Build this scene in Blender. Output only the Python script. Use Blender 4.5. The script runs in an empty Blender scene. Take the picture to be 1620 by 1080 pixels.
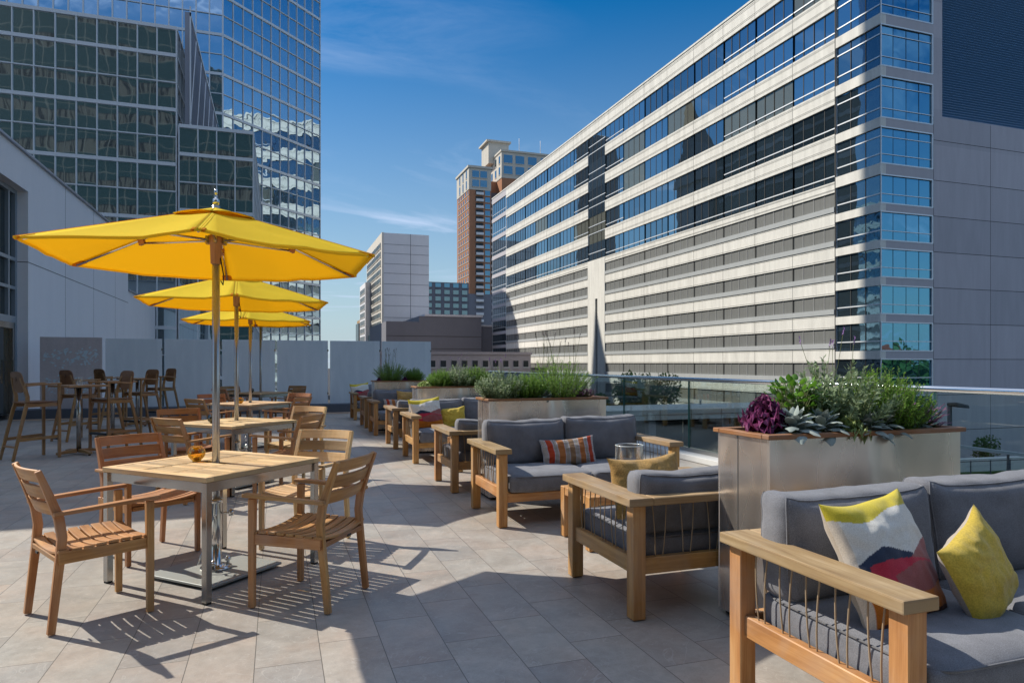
SUN_E, SKY_S, EXPO, SKY_SAT, CLOUD_OFF = 3.8, .075, .55, 1.48, (2.0, 1.0, 0)
SKY_TINT = (.78, 1.04, 1.03)
import bpy, bmesh, math, random
from mathutils import Vector, Matrix, noise
R = math.radians
C = bpy.context.scene.collection
rnd = random.Random(7)
scene = bpy.context.scene

# ------------------------------------------------------------------ object helpers
def tag(o, label=None, cat=None, group=None, kind=None):
    if label: o['label'] = label
    if cat: o['category'] = cat
    if group: o['group'] = group
    if kind: o['kind'] = kind
    return o
def empty(name, loc=(0, 0, 0), rz=0.0, label=None, cat=None, group=None):
    o = bpy.data.objects.new(name, None); C.objects.link(o)
    o.empty_display_size = 0.1
    o.location = loc; o.rotation_euler = (0, 0, rz)
    return tag(o, label, cat, group)
_kids = {}
def reg(o, parent):
    if parent is not None:
        o.parent = parent; _kids.setdefault(parent.name, []).append(o)
def copy_tree(o, parent=None):
    c = o.copy(); C.objects.link(c)
    if parent is not None: reg(c, parent)
    for ch in list(_kids.get(o.name, [])): copy_tree(ch, c)
    return c
def place(o, loc, rz=None, label=None, group=None):
    o.location = loc
    if rz is not None: o.rotation_euler = (0, 0, rz)
    if label: o['label'] = label
    if group: o['group'] = group
    return o

class MB:
    """collects shapes and links them as one mesh object"""
    def __init__(s): s.v = []; s.f = []; s.uv = []; s.m = []; s.sm = []; s.col = None
    def add(s, vs, fs, uvs=None, m=0, sm=False):
        b = len(s.v); s.v += [tuple(p) for p in vs]
        for i, f in enumerate(fs):
            s.f.append([b + k for k in f]); s.m.append(m); s.sm.append(sm)
            s.uv.append(uvs[i] if uvs else [(0, 0)] * len(f))
    def obox(s, c, ax, ay, az, m=0):
        """oriented box: centre and three half vectors; uv runs along the longest one"""
        c = Vector(c); A = [Vector(ax), Vector(ay), Vector(az)]
        L = [a.length for a in A]; g = L.index(max(L)); ou, ov = rnd.random() * 7, rnd.random() * 7
        vs = []; 
        for i in (-1, 1):
            for j in (-1, 1):
                for k in (-1, 1): vs.append(c + A[0] * i + A[1] * j + A[2] * k)
        fs = [(0, 1, 3, 2), (4, 6, 7, 5), (0, 4, 5, 1), (2, 3, 7, 6), (0, 2, 6, 4), (1, 5, 7, 3)]
        sg = lambda n: [-1 if not (n >> 2) & 1 else 1, -1 if not (n >> 1) & 1 else 1, -1 if not n & 1 else 1]
        uvs = []
        for fi, f in enumerate(fs):
            ax_ = fi // 2; u_ = []
            for n in f:
                q = sg(n)
                if ax_ == g: o = [i for i in range(3) if i != g]; u_.append((ou + q[o[0]] * L[o[0]] * .25, ov + q[o[1]] * L[o[1]]))
                else:
                    o = [i for i in range(3) if i not in (g, ax_)][0]
                    u_.append((ou + q[g] * L[g], ov + q[o] * L[o] + ax_ * .37))
            uvs.append(u_)
        if A[0].cross(A[1]).dot(A[2]) < 0: fs = [tuple(reversed(f)) for f in fs]; uvs = [list(reversed(u)) for u in uvs]
        s.add(vs, fs, uvs, m)
    def box(s, x0, x1, y0, y1, z0, z1, m=0):
        s.obox(((x0 + x1) / 2, (y0 + y1) / 2, (z0 + z1) / 2), ((x1 - x0) / 2, 0, 0), (0, (y1 - y0) / 2, 0), (0, 0, (z1 - z0) / 2), m)
    def bar(s, p0, p1, w, t, side=(0, 1, 0), m=0):
        """box from p0 to p1, w wide along side, t thick along the third direction"""
        p0, p1 = Vector(p0), Vector(p1); d = p1 - p0; l = d.length; d.normalize()
        sd = Vector(side); sd = (sd - d * sd.dot(d)).normalized(); up = d.cross(sd)
        s.obox((p0 + p1) / 2, d * l / 2, sd * w / 2, up * t / 2, m)
    def loft(s, secs, m=0, sm=False, caps=True, closed=True):
        """sections: lists of points (same count) joined to a skin"""
        n = len(secs[0]); vs = [p for q in secs for p in q]; fs = []; uvs = []; ou = rnd.random() * 9; acc = 0
        for i in range(len(secs) - 1):
            dl = (Vector(secs[i + 1][0]) - Vector(secs[i][0])).length
            for j in range(n if closed else n - 1):
                k = (j + 1) % n
                fs.append((i * n + j, i * n + k, (i + 1) * n + k, (i + 1) * n + j))
                w = (Vector(secs[i][j]) - Vector(secs[i][k])).length; v0 = j * .31 + ou
                uvs.append([(acc + ou, v0), (acc + ou, v0 + w), (acc + dl + ou, v0 + w), (acc + dl + ou, v0)])
            acc += dl
        if caps and closed:
            fs.append(tuple(reversed(range(n)))); uvs.append([(ou, ou + .01 * q) for q in range(n)])
            fs.append(tuple((len(secs) - 1) * n + j for j in range(n))); uvs.append([(ou, ou + .01 * q) for q in range(n)])
        s.add(vs, fs, uvs, m, sm)
    def strip(s, pts, w, t, side, m=0):
        """rectangular section swept along pts, constant side direction"""
        pts = [Vector(p) for p in pts]; sd = Vector(side).normalized(); secs = []
        for i, p in enumerate(pts):
            a = pts[max(i - 1, 0)]; b = pts[min(i + 1, len(pts) - 1)]
            d = (b - a).normalized(); up = d.cross(sd).normalized()
            wi = w[i] if isinstance(w, (list, tuple)) else w; ti = t[i] if isinstance(t, (list, tuple)) else t
            secs.append([p - sd * wi / 2 - up * ti / 2, p + sd * wi / 2 - up * ti / 2, p + sd * wi / 2 + up * ti / 2, p - sd * wi / 2 + up * ti / 2])
        s.loft(secs, m)
    def tube(s, pts, r, n=8, m=0, caps=True):
        pts = [Vector(p) for p in pts]; secs = []; ref = None
        for i, p in enumerate(pts):
            d = (pts[min(i + 1, len(pts) - 1)] - pts[max(i - 1, 0)]).normalized()
            if ref is None: ref = Vector((1, 0, 0)) if abs(d.x) < .8 else Vector((0, 1, 0))
            a = (ref - d * ref.dot(d)).normalized(); b = d.cross(a); ref = a
            ri = r[i] if isinstance(r, (list, tuple)) else r
            secs.append([p + a * (math.cos(2 * math.pi * k / n) * ri) + b * (math.sin(2 * math.pi * k / n) * ri) for k in range(n)])
        s.loft(secs, m, True, caps)
    def lathe(s, prof, c=(0, 0), n=24, m=0, caps=True):
        secs = [[(c[0] + r * math.cos(2 * math.pi * k / n), c[1] + r * math.sin(2 * math.pi * k / n), z) for k in range(n)] for r, z in prof]
        s.loft(secs, m, True, caps)
    def quad(s, a, b, c, d, m=0, uv=None):
        s.add([a, b, c, d], [(0, 1, 2, 3)], [uv or [(0, 0), (1, 0), (1, 1), (0, 1)]], m)
    def build(s, name, mat, parent=None, bevel=0, smooth=None, seg=1):
        me = bpy.data.meshes.new(name); me.from_pydata(s.v, [], s.f)
        mats = mat if isinstance(mat, (list, tuple)) else [mat]
        for q in mats: me.materials.append(q)
        me.polygons.foreach_set('material_index', s.m)
        me.polygons.foreach_set('use_smooth', [bool(q) if smooth is None else smooth for q in s.sm])
        ul = me.uv_layers.new(name='UV'); flat = [c for f in s.uv for p in f for c in p]
        ul.data.foreach_set('uv', flat)
        if s.col:
            at = me.color_attributes.new('Col', 'FLOAT_COLOR', 'POINT')
            at.data.foreach_set('color', [c for q in s.col for c in (q[0], q[1], q[2], 1)])
        if bevel:
            bm = bmesh.new(); bm.from_mesh(me)
            es = [e for e in bm.edges if len(e.link_faces) == 2 and e.calc_face_angle(0) > .6]
            bmesh.ops.bevel(bm, geom=es, offset=bevel, segments=seg, affect='EDGES', profile=.6, clamp_overlap=True)
            bm.to_mesh(me); bm.free()
        me.update()
        o = bpy.data.objects.new(name, me); C.objects.link(o); reg(o, parent)
        return o

# ------------------------------------------------------------------ materials
def mat(name, col=(.5, .5, .5), rough=.5, metal=0.0, spec=.5, **kw):
    m = bpy.data.materials.new(name); m.use_nodes = True; nt = m.node_tree
    b = nt.nodes['Principled BSDF']
    b.inputs['Base Color'].default_value = (*col, 1); b.inputs['Roughness'].default_value = rough
    b.inputs['Metallic'].default_value = metal; b.inputs['Specular IOR Level'].default_value = spec
    for k, v in kw.items(): b.inputs[k.replace('_', ' ')].default_value = v
    return m
def N(m, t, **kw):
    n = m.node_tree.nodes.new(t)
    for k, v in kw.items():
        if hasattr(n, k): setattr(n, k, v)
        else: n.inputs[k.replace('_', ' ')].default_value = v
    return n
def L(m, a, b): m.node_tree.links.new(a, b)
def bsdf(m): return m.node_tree.nodes['Principled BSDF']
def ramp(m, fac, stops):
    r = N(m, 'ShaderNodeValToRGB'); el = r.color_ramp.elements
    while len(el) < len(stops): el.new(.5)
    for e, (p, c) in zip(el, stops): e.position = p; e.color = (*c, 1)
    L(m, fac, r.inputs[0]); return r.outputs[0]
def mapped(m, src='Object', scale=(1, 1, 1)):
    tc = N(m, 'ShaderNodeTexCoord'); mp = N(m, 'ShaderNodeMapping'); mp.inputs['Scale'].default_value = scale
    L(m, tc.outputs[src], mp.inputs[0]); return mp.outputs[0]
def nz(m, vec, scale=5, detail=4, rough=.55, dist=0):
    n = N(m, 'ShaderNodeTexNoise'); n.inputs['Scale'].default_value = scale; n.inputs['Detail'].default_value = detail
    n.inputs['Roughness'].default_value = rough; n.inputs['Distortion'].default_value = dist
    if vec is not None: L(m, vec, n.inputs['Vector'])
    return n.outputs['Fac']
def bump(m, h, strength=.3, dist=.01, prev=None):
    b = N(m, 'ShaderNodeBump'); b.inputs['Strength'].default_value = strength; b.inputs['Distance'].default_value = dist
    L(m, h, b.inputs['Height'])
    if prev is not None: L(m, prev, b.inputs['Normal'])
    L(m, b.outputs[0], bsdf(m).inputs['Normal']); return b.outputs[0]
def math_(m, op, a, b=None, c=None):
    n = N(m, 'ShaderNodeMath', operation=op)
    for i, q in enumerate((a, b, c)):
        if q is None: continue
        if isinstance(q, (int, float)): n.inputs[i].default_value = q
        else: L(m, q, n.inputs[i])
    return n.outputs[0]
def mixc(m, f, a, b, mode='MIX'):
    n = N(m, 'ShaderNodeMix', data_type='RGBA', blend_type=mode)
    for i, q in ((0, f), (6, a), (7, b)):
        if isinstance(q, (int, float)): n.inputs[i].default_value = q
        elif isinstance(q, tuple): n.inputs[i].default_value = (*q, 1)
        else: L(m, q, n.inputs[i])
    return n.outputs[2]
def obj_random(m): return N(m, 'ShaderNodeObjectInfo').outputs['Random']

def wood(name, c0, c1, c2, rough=.55, var=.25):
    m = mat(name, c1, rough, spec=.35)
    v = mapped(m, 'UV', (1.6, 34, 1)); g = nz(m, v, 1.0, 6, .6, .6)
    v2 = mapped(m, 'UV', (2.5, 9, 1)); g2 = nz(m, v2, 1.0, 3, .5, 1.2)
    f = math_(m, 'ADD', math_(m, 'MULTIPLY', g, .6), math_(m, 'MULTIPLY', g2, .4))
    c = ramp(m, f, [(.33, c0), (.5, c1), (.66, c2)])
    v3 = mapped(m, 'UV', (3, 220, 1)); pore = nz(m, v3, 1, 2)
    c = mixc(m, math_(m, 'MULTIPLY', math_(m, 'GREATER_THAN', pore, .62), .3), c, c0)
    wv = nz(m, mapped(m, 'Object'), 3.5, 4, .6, .5); c = mixc(m, math_(m, 'MULTIPLY', math_(m, 'MAXIMUM', math_(m, 'SUBTRACT', wv, .46), 0.), 2.0), c, tuple(.5 * q + .5 * .30 for q in c1))
    isl = N(m, 'ShaderNodeNewGeometry').outputs['Random Per Island']
    hs = N(m, 'ShaderNodeHueSaturation'); L(m, c, hs.inputs['Color'])
    L(m, math_(m, 'ADD', math_(m, 'MULTIPLY', isl, var), 1 - var / 2), hs.inputs['Value'])
    L(m, math_(m, 'ADD', math_(m, 'MULTIPLY', obj_random(m), .016), .492), hs.inputs['Hue'])
    L(m, hs.outputs[0], bsdf(m).inputs['Base Color'])
    bump(m, g, .12, .002)
    return m
M = {}
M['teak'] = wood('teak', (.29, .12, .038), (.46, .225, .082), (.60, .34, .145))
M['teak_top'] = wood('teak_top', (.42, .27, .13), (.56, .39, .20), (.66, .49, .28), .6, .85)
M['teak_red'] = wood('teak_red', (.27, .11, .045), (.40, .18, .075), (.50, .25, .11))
M['teak_lounge'] = wood('teak_lounge', (.30, .135, .04), (.46, .235, .08), (.58, .34, .135), .5)
M['teak_arm'] = wood('teak_arm', (.24, .145, .07), (.36, .24, .125), (.48, .345, .20), .55)
M['cedar'] = wood('cedar', (.16, .065, .025), (.26, .11, .045), (.36, .17, .07), .55)

def steel(name, col, rough, streak=True):
    m = mat(name, col, rough, 1.0)
    v = mapped(m, 'Object', (60, 60, 1.5)); n = nz(m, v, 3, 3)
    L(m, math_(m, 'ADD', math_(m, 'MULTIPLY', n, .06), rough - .03), bsdf(m).inputs['Roughness'])
    return m
M['steel'] = steel('brushed_steel', (.44, .43, .41), .26)
M['polesteel'] = mat('satin_pole_steel', (.44, .46, .49), .24, .72)
M['chrome'] = mat('polished_steel', (.72, .71, .69), .12, 1.0)
M['plate'] = mat('galvanised_plate', (.38, .40, .38), .5, .6)
M['darkmetal'] = mat('dark_metal', (.05, .055, .06), .4, .6)
M['black'] = mat('black_rubber', (.015, .015, .015), .6)
# planter sheet metal: stained stainless
m = M['planter'] = mat('stained_stainless', (.45, .43, .41), .38, .9)
v = mapped(m, 'Object', (2.1, 2.1, .75)); a = nz(m, v, 1.1, 1.2, .4, 1.4)
v2 = mapped(m, 'Object', (1.5, 1.5, 1.1)); b_ = nz(m, v2, 1.7, 2, .5, .6)
sp = nz(m, mapped(m, 'Object', (1, 1, 1)), 95, 2, .6)
c = ramp(m, math_(m, 'ADD', math_(m, 'MULTIPLY', a, .6), math_(m, 'MULTIPLY', b_, .4)), [(.30, (.62, .55, .49)), (.48, (.83, .75, .68)), (.66, (.95, .88, .81))])
c = mixc(m, math_(m, 'MULTIPLY', math_(m, 'GREATER_THAN', sp, .70), .45), c, (.72, .70, .66))
L(m, c, bsdf(m).inputs['Base Color'])
L(m, ramp(m, a, [(.3, (.20, .20, .20)), (.7, (.36, .36, .36))]), bsdf(m).inputs['Roughness'])
bump(m, a, .8, .03)

def fabric(name, col, dark=.62, scale=300, bumpd=.0015):
    m = mat(name, col, .92, spec=.15, Sheen_Weight=.25, Sheen_Roughness=.5)
    v = mapped(m, 'Object'); n = nz(m, v, scale, 2, .6); n2 = nz(m, v, 9, 3)
    f = math_(m, 'ADD', math_(m, 'MULTIPLY', n, .65), math_(m, 'MULTIPLY', n2, .35))
    L(m, ramp(m, f, [(.32, tuple(q * dark for q in col)), (.68, tuple(min(1, q * 1.42) for q in col))]), bsdf(m).inputs['Base Color'])
    bump(m, n, .4, bumpd); return m
M['cushion'] = fabric('grey_outdoor_fabric', (.165, .17, .19))
M['piping'] = fabric('grey_piping', (.13, .132, .142))
M['rope'] = mat('tan_cord', (.33, .24, .15), .8)
M['mustard'] = fabric('yellow_velvet', (.50, .36, .05), .85, 150)
M['linen'] = fabric('beige_linen', (.36, .31, .25), .85, 300)
m = M['boucle'] = fabric('tan_boucle', (.45, .27, .085), .5, 130, .006)
m = M['colored'] = mat('woven_pattern', (.5, .5, .5), .9, spec=.15, Sheen_Weight=.2)
at = N(m, 'ShaderNodeAttribute', attribute_name='Col'); n = nz(m, mapped(m, 'Object'), 260, 2, .6)
L(m, mixc(m, 1.0, at.outputs['Color'], ramp(m, n, [(.3, (.82, .82, .82)), (.7, (1.12, 1.12, 1.12))]), 'MULTIPLY'), bsdf(m).inputs['Base Color'])
bump(m, n, .5, .002)
# umbrella canvas, lets light through
def canvas(name, col, tcol):
    m = mat(name, col, .85, spec=.1); nt = m.node_tree
    v = mapped(m, 'Object'); w = nz(m, mapped(m, 'Object', (1, 1, 1)), 600, 2); w2 = nz(m, v, 3, 3, .5, .3)
    c = mixc(m, math_(m, 'MULTIPLY', w, .18), col, tuple(q * .72 for q in col))
    c = mixc(m, math_(m, 'MULTIPLY', w2, .15), c, tuple(q * .8 for q in col))
    L(m, c, bsdf(m).inputs['Base Color'])
    bump(m, w2, .15, .02)
    tr = N(m, 'ShaderNodeBsdfTranslucent'); tr.inputs['Color'].default_value = (*tcol, 1)
    mx = N(m, 'ShaderNodeMixShader'); mx.inputs[0].default_value = .5
    L(m, bsdf(m).outputs[0], mx.inputs[1]); L(m, tr.outputs[0], mx.inputs[2])
    L(m, mx.outputs[0], nt.nodes['Material Output'].inputs['Surface']); return m
M['canvas'] = canvas('yellow_canvas', (.95, .83, .055), (1.0, .66, .003))
M['canvas_hem'] = canvas('orange_hem', (.80, .36, .02), (.8, .33, .01))
# glass
def clear_glass(name, tint, mixf=.06, rough=0.0):
    m = bpy.data.materials.new(name); m.use_nodes = True; nt = m.node_tree; nt.nodes.remove(nt.nodes['Principled BSDF'])
    t = N(m, 'ShaderNodeBsdfTransparent'); t.inputs[0].default_value = (*tint, 1)
    g = N(m, 'ShaderNodeBsdfGlossy'); g.inputs['Roughness'].default_value = rough; g.inputs[0].default_value = (1, 1, 1, 1)
    fr = N(m, 'ShaderNodeFresnel'); fr.inputs[0].default_value = 1.5
    mx = N(m, 'ShaderNodeMixShader')
    L(m, math_(m, 'MULTIPLY_ADD', fr.outputs[0], .55, mixf * .3), mx.inputs[0]); L(m, t.outputs[0], mx.inputs[1]); L(m, g.outputs[0], mx.inputs[2])
    L(m, mx.outputs[0], nt.nodes['Material Output'].inputs['Surface']); return m
M['railglass'] = clear_glass('green_tinted_glass', (.86, .93, .91), 0)
M['glassware'] = clear_glass('clear_glassware', (.93, .95, .95), .15)
M['amber'] = clear_glass('amber_glass', (.98, .80, .30), .15)
M['smoke'] = clear_glass('smoked_glass', (.30, .27, .22), .3)
M['onyx'] = clear_glass('dark_blue_glass', (.05, .055, .08), .3)
M['glassedge'] = mat('green_glass_edge', (.05, .16, .14), .15)
M['wax'] = mat('white_wax', (.8, .78, .72), .5)
m = M['frost'] = mat('frosted_glass', (.55, .62, .66), .22, spec=.6)
n = nz(m, mapped(m, 'Object', (1.2, 1.2, .25)), 2.2, 4, .6, .6)
L(m, ramp(m, n, [(.3, (.68, .76, .82)), (.7, (.82, .89, .94))]), bsdf(m).inputs['Base Color'])
def mirror_glass(name, col, rough=.015, metal=.92, wave=.03, scale=.55, spec=.5, vary=False):
    m = mat(name, col, rough, metal, spec)
    tc = N(m, 'ShaderNodeTexCoord'); v = tc.outputs['Object']
    g = N(m, 'ShaderNodeNewGeometry'); 
    off = N(m, 'ShaderNodeVectorMath', operation='MULTIPLY_ADD')
    cx = N(m, 'ShaderNodeCombineXYZ'); r_ = g.outputs['Random Per Island']
    for i, k in enumerate((61., 37., 83.)): L(m, math_(m, 'MULTIPLY', r_, k), cx.inputs[i])
    va = N(m, 'ShaderNodeVectorMath', operation='ADD'); L(m, v, va.inputs[0]); L(m, cx.outputs[0], va.inputs[1])
    n = nz(m, va.outputs[0], scale, 1.5, .4)
    bump(m, n, 1.0, wave)
    if vary:
        r2 = math_(m, 'FRACT', math_(m, 'ADD', math_(m, 'MULTIPLY', r_, 7.13), math_(m, 'MULTIPLY', obj_random(m), 3.7)))
        blind = math_(m, 'GREATER_THAN', r2, .86)
        L(m, mixc(m, blind, mixc(m, r2, tuple(q * .75 for q in col), tuple(q * 1.25 for q in col)), (.20, .21, .175)), bsdf(m).inputs['Base Color'])
        L(m, math_(m, 'MULTIPLY_ADD', blind, -.45, metal), bsdf(m).inputs['Metallic'])
    return m
M['towerglass'] = mirror_glass('blue_mirror_glass', (.55, .72, .85), wave=.02)
M['blockglass'] = mirror_glass('dark_mirror_glass', (.60, .72, .75), wave=.009, scale=.5)
M['officeglass'] = mirror_glass('office_glass', (.21, .32, .39), wave=.012, scale=.35, vary=True)
M['cornerglass'] = mirror_glass('corner_glass', (.13, .34, .48), wave=.02, scale=.4)
M['doorglass'] = mat('dark_door_glass', (.03, .04, .04), .05, 0, .8)
M['shopglass'] = mat('pavilion_glass', (.012, .018, .02), .12, 0, .35)
# masonry
def concrete(name, col, var=.12, rough=.85, scale=.6, streaks=True):
    m = mat(name, col, rough, spec=.25)
    v = mapped(m, 'Object', (2.2, 2.2, .3) if streaks else (1, 1, 1)); a = nz(m, v, scale, 5, .6, .4); b_ = nz(m, mapped(m, 'Object'), scale * 14, 3)
    f = math_(m, 'ADD', math_(m, 'MULTIPLY', a, .7), math_(m, 'MULTIPLY', b_, .3))
    L(m, ramp(m, f, [(.3, tuple(q * (1 - var) for q in col)), (.7, tuple(q * (1 + var) for q in col))]), bsdf(m).inputs['Base Color'])
    bump(m, b_, .15, .01); return m
M['precast'] = concrete('precast_concrete', (.745, .73, .67), .17)
M['precast_dark'] = concrete('precast_groove', (.54, .535, .495), .1)
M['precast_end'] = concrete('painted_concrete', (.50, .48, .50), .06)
M['ledge'] = concrete('pale_ledge', (.42, .44, .44), .06)
M['garage'] = concrete('grey_perforated_panel', (.175, .18, .172), .12, .7, 2.)
M['garage_line'] = mat('panel_joint', (.36, .36, .35), .6)
M['joint'] = mat('dark_joint', (.06, .06, .06), .8)
M['whiteframe'] = mat('pale_aluminium', (.80, .83, .85), .42, .25)
M['blueframe'] = mat('blue_grey_aluminium', (.30, .36, .42), .4, .4)
M['stucco'] = concrete('pale_stucco', (.80, .80, .82), .04, .9, .5)
M['coping'] = mat('metal_coping', (.36, .38, .44), .4, .5)
M['kerb'] = concrete('dark_grey_kerb', (.10, .115, .14), .1)
M['sandstrip'] = concrete('tan_stone', (.62, .46, .34), .1)
M['whitestone'] = concrete('white_stone', (.62, .62, .60), .05)
M['asphalt'] = concrete('asphalt', (.05, .05, .052), .2, .9, .3, False)
M['louvre'] = mat('blue_grey_louvre', (.14, .30, .50), .55, 0)
M['citygrey'] = concrete('light_grey_panels', (.74, .72, .72), .05, .85, .08)
M['citylit'] = concrete('cream_panels', (.66, .62, .55), .05, .85, .08)
M['citydark'] = concrete('charcoal_panels', (.215, .215, .24), .06, .85, .08)
M['citypink'] = concrete('pinkish_render', (.60, .52, .53), .06, .85, .2)
M['citynavy'] = concrete('slate_panels', (.16, .17, .20), .06, .85, .2)
M['brick'] = concrete('orange_brick', (.40, .19, .105), .12, .9, .5)
M['cream'] = concrete('cream_concrete', (.55, .51, .44), .06, .9, .2)
M['tan'] = concrete('tan_stone_block', (.38, .25, .13), .08, .9, .3)
M['citywin'] = mat('city_window', (.025, .035, .042), .25, 0, .35)
M['citywin_blue'] = mirror_glass('blue_city_window', (.16, .29, .38), wave=.01)
M['teal'] = mat('teal_window', (.03, .12, .14), .1, .3, .7)
# teal hotel facade standing behind the viewer (seen in the mirror glass)
m = M['hotel'] = mat('teal_curtain_wall', (.02, .05, .05), .35, 0, .3)
tc = N(m, 'ShaderNodeTexCoord'); sx = N(m, 'ShaderNodeSeparateXYZ'); L(m, tc.outputs['Object'], sx.inputs[0])
fx = math_(m, 'FRACT', math_(m, 'DIVIDE', sx.outputs[0], 3.1)); fz = math_(m, 'FRACT', math_(m, 'DIVIDE', sx.outputs[2], 2.7)); fz2 = math_(m, 'FRACT', math_(m, 'DIVIDE', sx.outputs[2], 5.4))
g = math_(m, 'MAXIMUM', math_(m, 'LESS_THAN', fx, .035), math_(m, 'LESS_THAN', fz, .035))
cur = math_(m, 'MULTIPLY', math_(m, 'LESS_THAN', fz2, .30), math_(m, 'GREATER_THAN', nz(m, mapped(m, 'Object', (1.6, 1, .08)), 2.2, 2), .48))
c = mixc(m, math_(m, 'LESS_THAN', fz2, .32), (.004, .021, .025), (.002, .0025, .003))
c = mixc(m, cur, c, (.055, .055, .05)); c = mixc(m, g, c, (.085, .09, .086))
L(m, c, bsdf(m).inputs['Base Color'])
# terrace paving: 30 x 60 cm stone tiles in third-offset rows
m = M['paving'] = mat('stone_paving', (.4, .37, .33), .5, spec=.35)
tc = N(m, 'ShaderNodeTexCoord'); sx = N(m, 'ShaderNodeSeparateXYZ'); L(m, tc.outputs['Object'], sx.inputs[0])
u = math_(m, 'DIVIDE', math_(m, 'ADD', sx.outputs[0], 12.1), .3); col = math_(m, 'FLOOR', u); fu = math_(m, 'FRACT', u)
vv = math_(m, 'DIVIDE', math_(m, 'ADD', math_(m, 'SUBTRACT', sx.outputs[1], .17), math_(m, 'MULTIPLY', col, -.2)), .6)
row = math_(m, 'FLOOR', vv); fv = math_(m, 'FRACT', vv)
eu = math_(m, 'MINIMUM', fu, math_(m, 'SUBTRACT', 1.0, fu)); ev = math_(m, 'MINIMUM', fv, math_(m, 'SUBTRACT', 1.0, fv))
d_ = math_(m, 'MINIMUM', math_(m, 'MULTIPLY', eu, .3), math_(m, 'MULTIPLY', ev, .6))
grout = math_(m, 'LESS_THAN', d_, .0021)
cc = N(m, 'ShaderNodeCombineXYZ'); L(m, col, cc.inputs[0]); L(m, row, cc.inputs[1])
wn = N(m, 'ShaderNodeTexWhiteNoise', noise_dimensions='2D'); L(m, cc.outputs[0], wn.inputs['Vector'])
sh = N(m, 'ShaderNodeVectorMath', operation='MULTIPLY_ADD'); L(m, wn.outputs['Color'], sh.inputs[0]); sh.inputs[1].default_value = (30, 30, 30); L(m, tc.outputs['Object'], sh.inputs[2])
n1 = nz(m, sh.outputs[0], 2.6, 6, .6, 1.0); n2 = nz(m, sh.outputs[0], 22, 5, .65); n3 = nz(m, sh.outputs[0], 160, 2)
f = math_(m, 'ADD', math_(m, 'ADD', math_(m, 'MULTIPLY', n1, .5), math_(m, 'MULTIPLY', n2, .3)), math_(m, 'MULTIPLY', n3, .2))
c = ramp(m, f, [(.30, (.262, .238, .207)), (.5, (.37, .343, .307)), (.70, (.485, .457, .412))])
tint = ramp(m, wn.outputs['Value'], [(0, (.90, .88, .88)), (.5, (1, .985, .97)), (1, (1.06, 1.04, 1.0))])
huev = nz(m, sh.outputs[0], 1.7, 3, .6, .5); c = mixc(m, 1.0, c, ramp(m, huev, [(.32, (1.05, .97, .93)), (.5, (1, 1, 1)), (.66, (.93, .97, 1.0))]), 'MULTIPLY')
c = mixc(m, 1.0, c, tint, 'MULTIPLY')
vein = math_(m, 'LESS_THAN', math_(m, 'ABSOLUTE', math_(m, 'SUBTRACT', nz(m, sh.outputs[0], 3.2, 3, .5, 2.2), .5)), .006)
c = mixc(m, math_(m, 'MULTIPLY', vein, .35), c, (.52, .49, .45))
st = nz(m, tc.outputs['Object'], .55, 5, .65, .8); c = mixc(m, math_(m, 'MULTIPLY', math_(m, 'MAXIMUM', math_(m, 'SUBTRACT', st, .50), 0.), 2.2), c, (.27, .25, .225))
sp2 = nz(m, tc.outputs['Object'], 34, 2, .7); c = mixc(m, math_(m, 'MULTIPLY', math_(m, 'GREATER_THAN', sp2, .74), .3), c, (.2, .18, .16))
c = mixc(m, grout, c, (.13, .12, .105)); L(m, c, bsdf(m).inputs['Base Color'])
L(m, math_(m, 'ADD', math_(m, 'MULTIPLY', n2, .25), .36), bsdf(m).inputs['Roughness'])
hh = math_(m, 'SUBTRACT', math_(m, 'MULTIPLY', n2, .25), math_(m, 'MULTIPLY', grout, 1.0)); bump(m, hh, .35, .004)
# rusty laser-cut panel
M['cutpanel'] = concrete('weathered_bronze_panel', (.60, .54, .54), .14, .8, 2.0)
M['cutback'] = mat('pale_blue_backing', (.62, .74, .80), .5)
# foliage
def leaf(name, c0, c1, rough=.55, tl=.3):
    m = mat(name, c0, rough, spec=.35); nt = m.node_tree
    r_ = N(m, 'ShaderNodeNewGeometry').outputs['Random Per Island']
    c = mixc(m, r_, c0, c1); L(m, c, bsdf(m).inputs['Base Color'])
    t = N(m, 'ShaderNodeBsdfTranslucent'); L(m, mixc(m, r_, tuple(min(1, q * 1.5) for q in c0), tuple(min(1, q * 1.5) for q in c1)), t.inputs[0])
    mx = N(m, 'ShaderNodeMixShader'); mx.inputs[0].default_value = tl
    L(m, bsdf(m).outputs[0], mx.inputs[1]); L(m, t.outputs[0], mx.inputs[2]); L(m, mx.outputs[0], nt.nodes['Material Output'].inputs['Surface'])
    return m
M['rosemary'] = leaf('rosemary_leaf', (.07, .17, .018), (.24, .42, .05), .55, .42)
M['greyleaf'] = leaf('grey_green_leaf', (.12, .18, .08), (.30, .38, .22), .6, .35)
M['mint'] = leaf('bright_green_leaf', (.06, .16, .015), (.14, .30, .03))
M['silver'] = leaf('silver_felted_leaf', (.26, .31, .29), (.38, .43, .40), .8, .1)
M['kale'] = leaf('purple_leaf', (.10, .02, .07), (.27, .06, .18), .5, .3)
M['palekale'] = leaf('pale_green_leaf', (.24, .34, .10), (.46, .54, .24), .5, .25)
M['purplelow'] = leaf('dusky_purple_leaf', (.09, .035, .075), (.30, .15, .26), .6, .25)
M['flower'] = mat('lilac_flower', (.30, .16, .42), .7)
M['deadflower'] = mat('dry_flower_head', (.10, .07, .08), .8)
M['stemmat'] = mat('green_stem', (.12, .14, .05), .8)
M['woody'] = mat('brown_twig', (.14, .10, .065), .85)
M['soil'] = concrete('dark_soil', (.035, .025, .018), .4, .95, 8, False)
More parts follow.
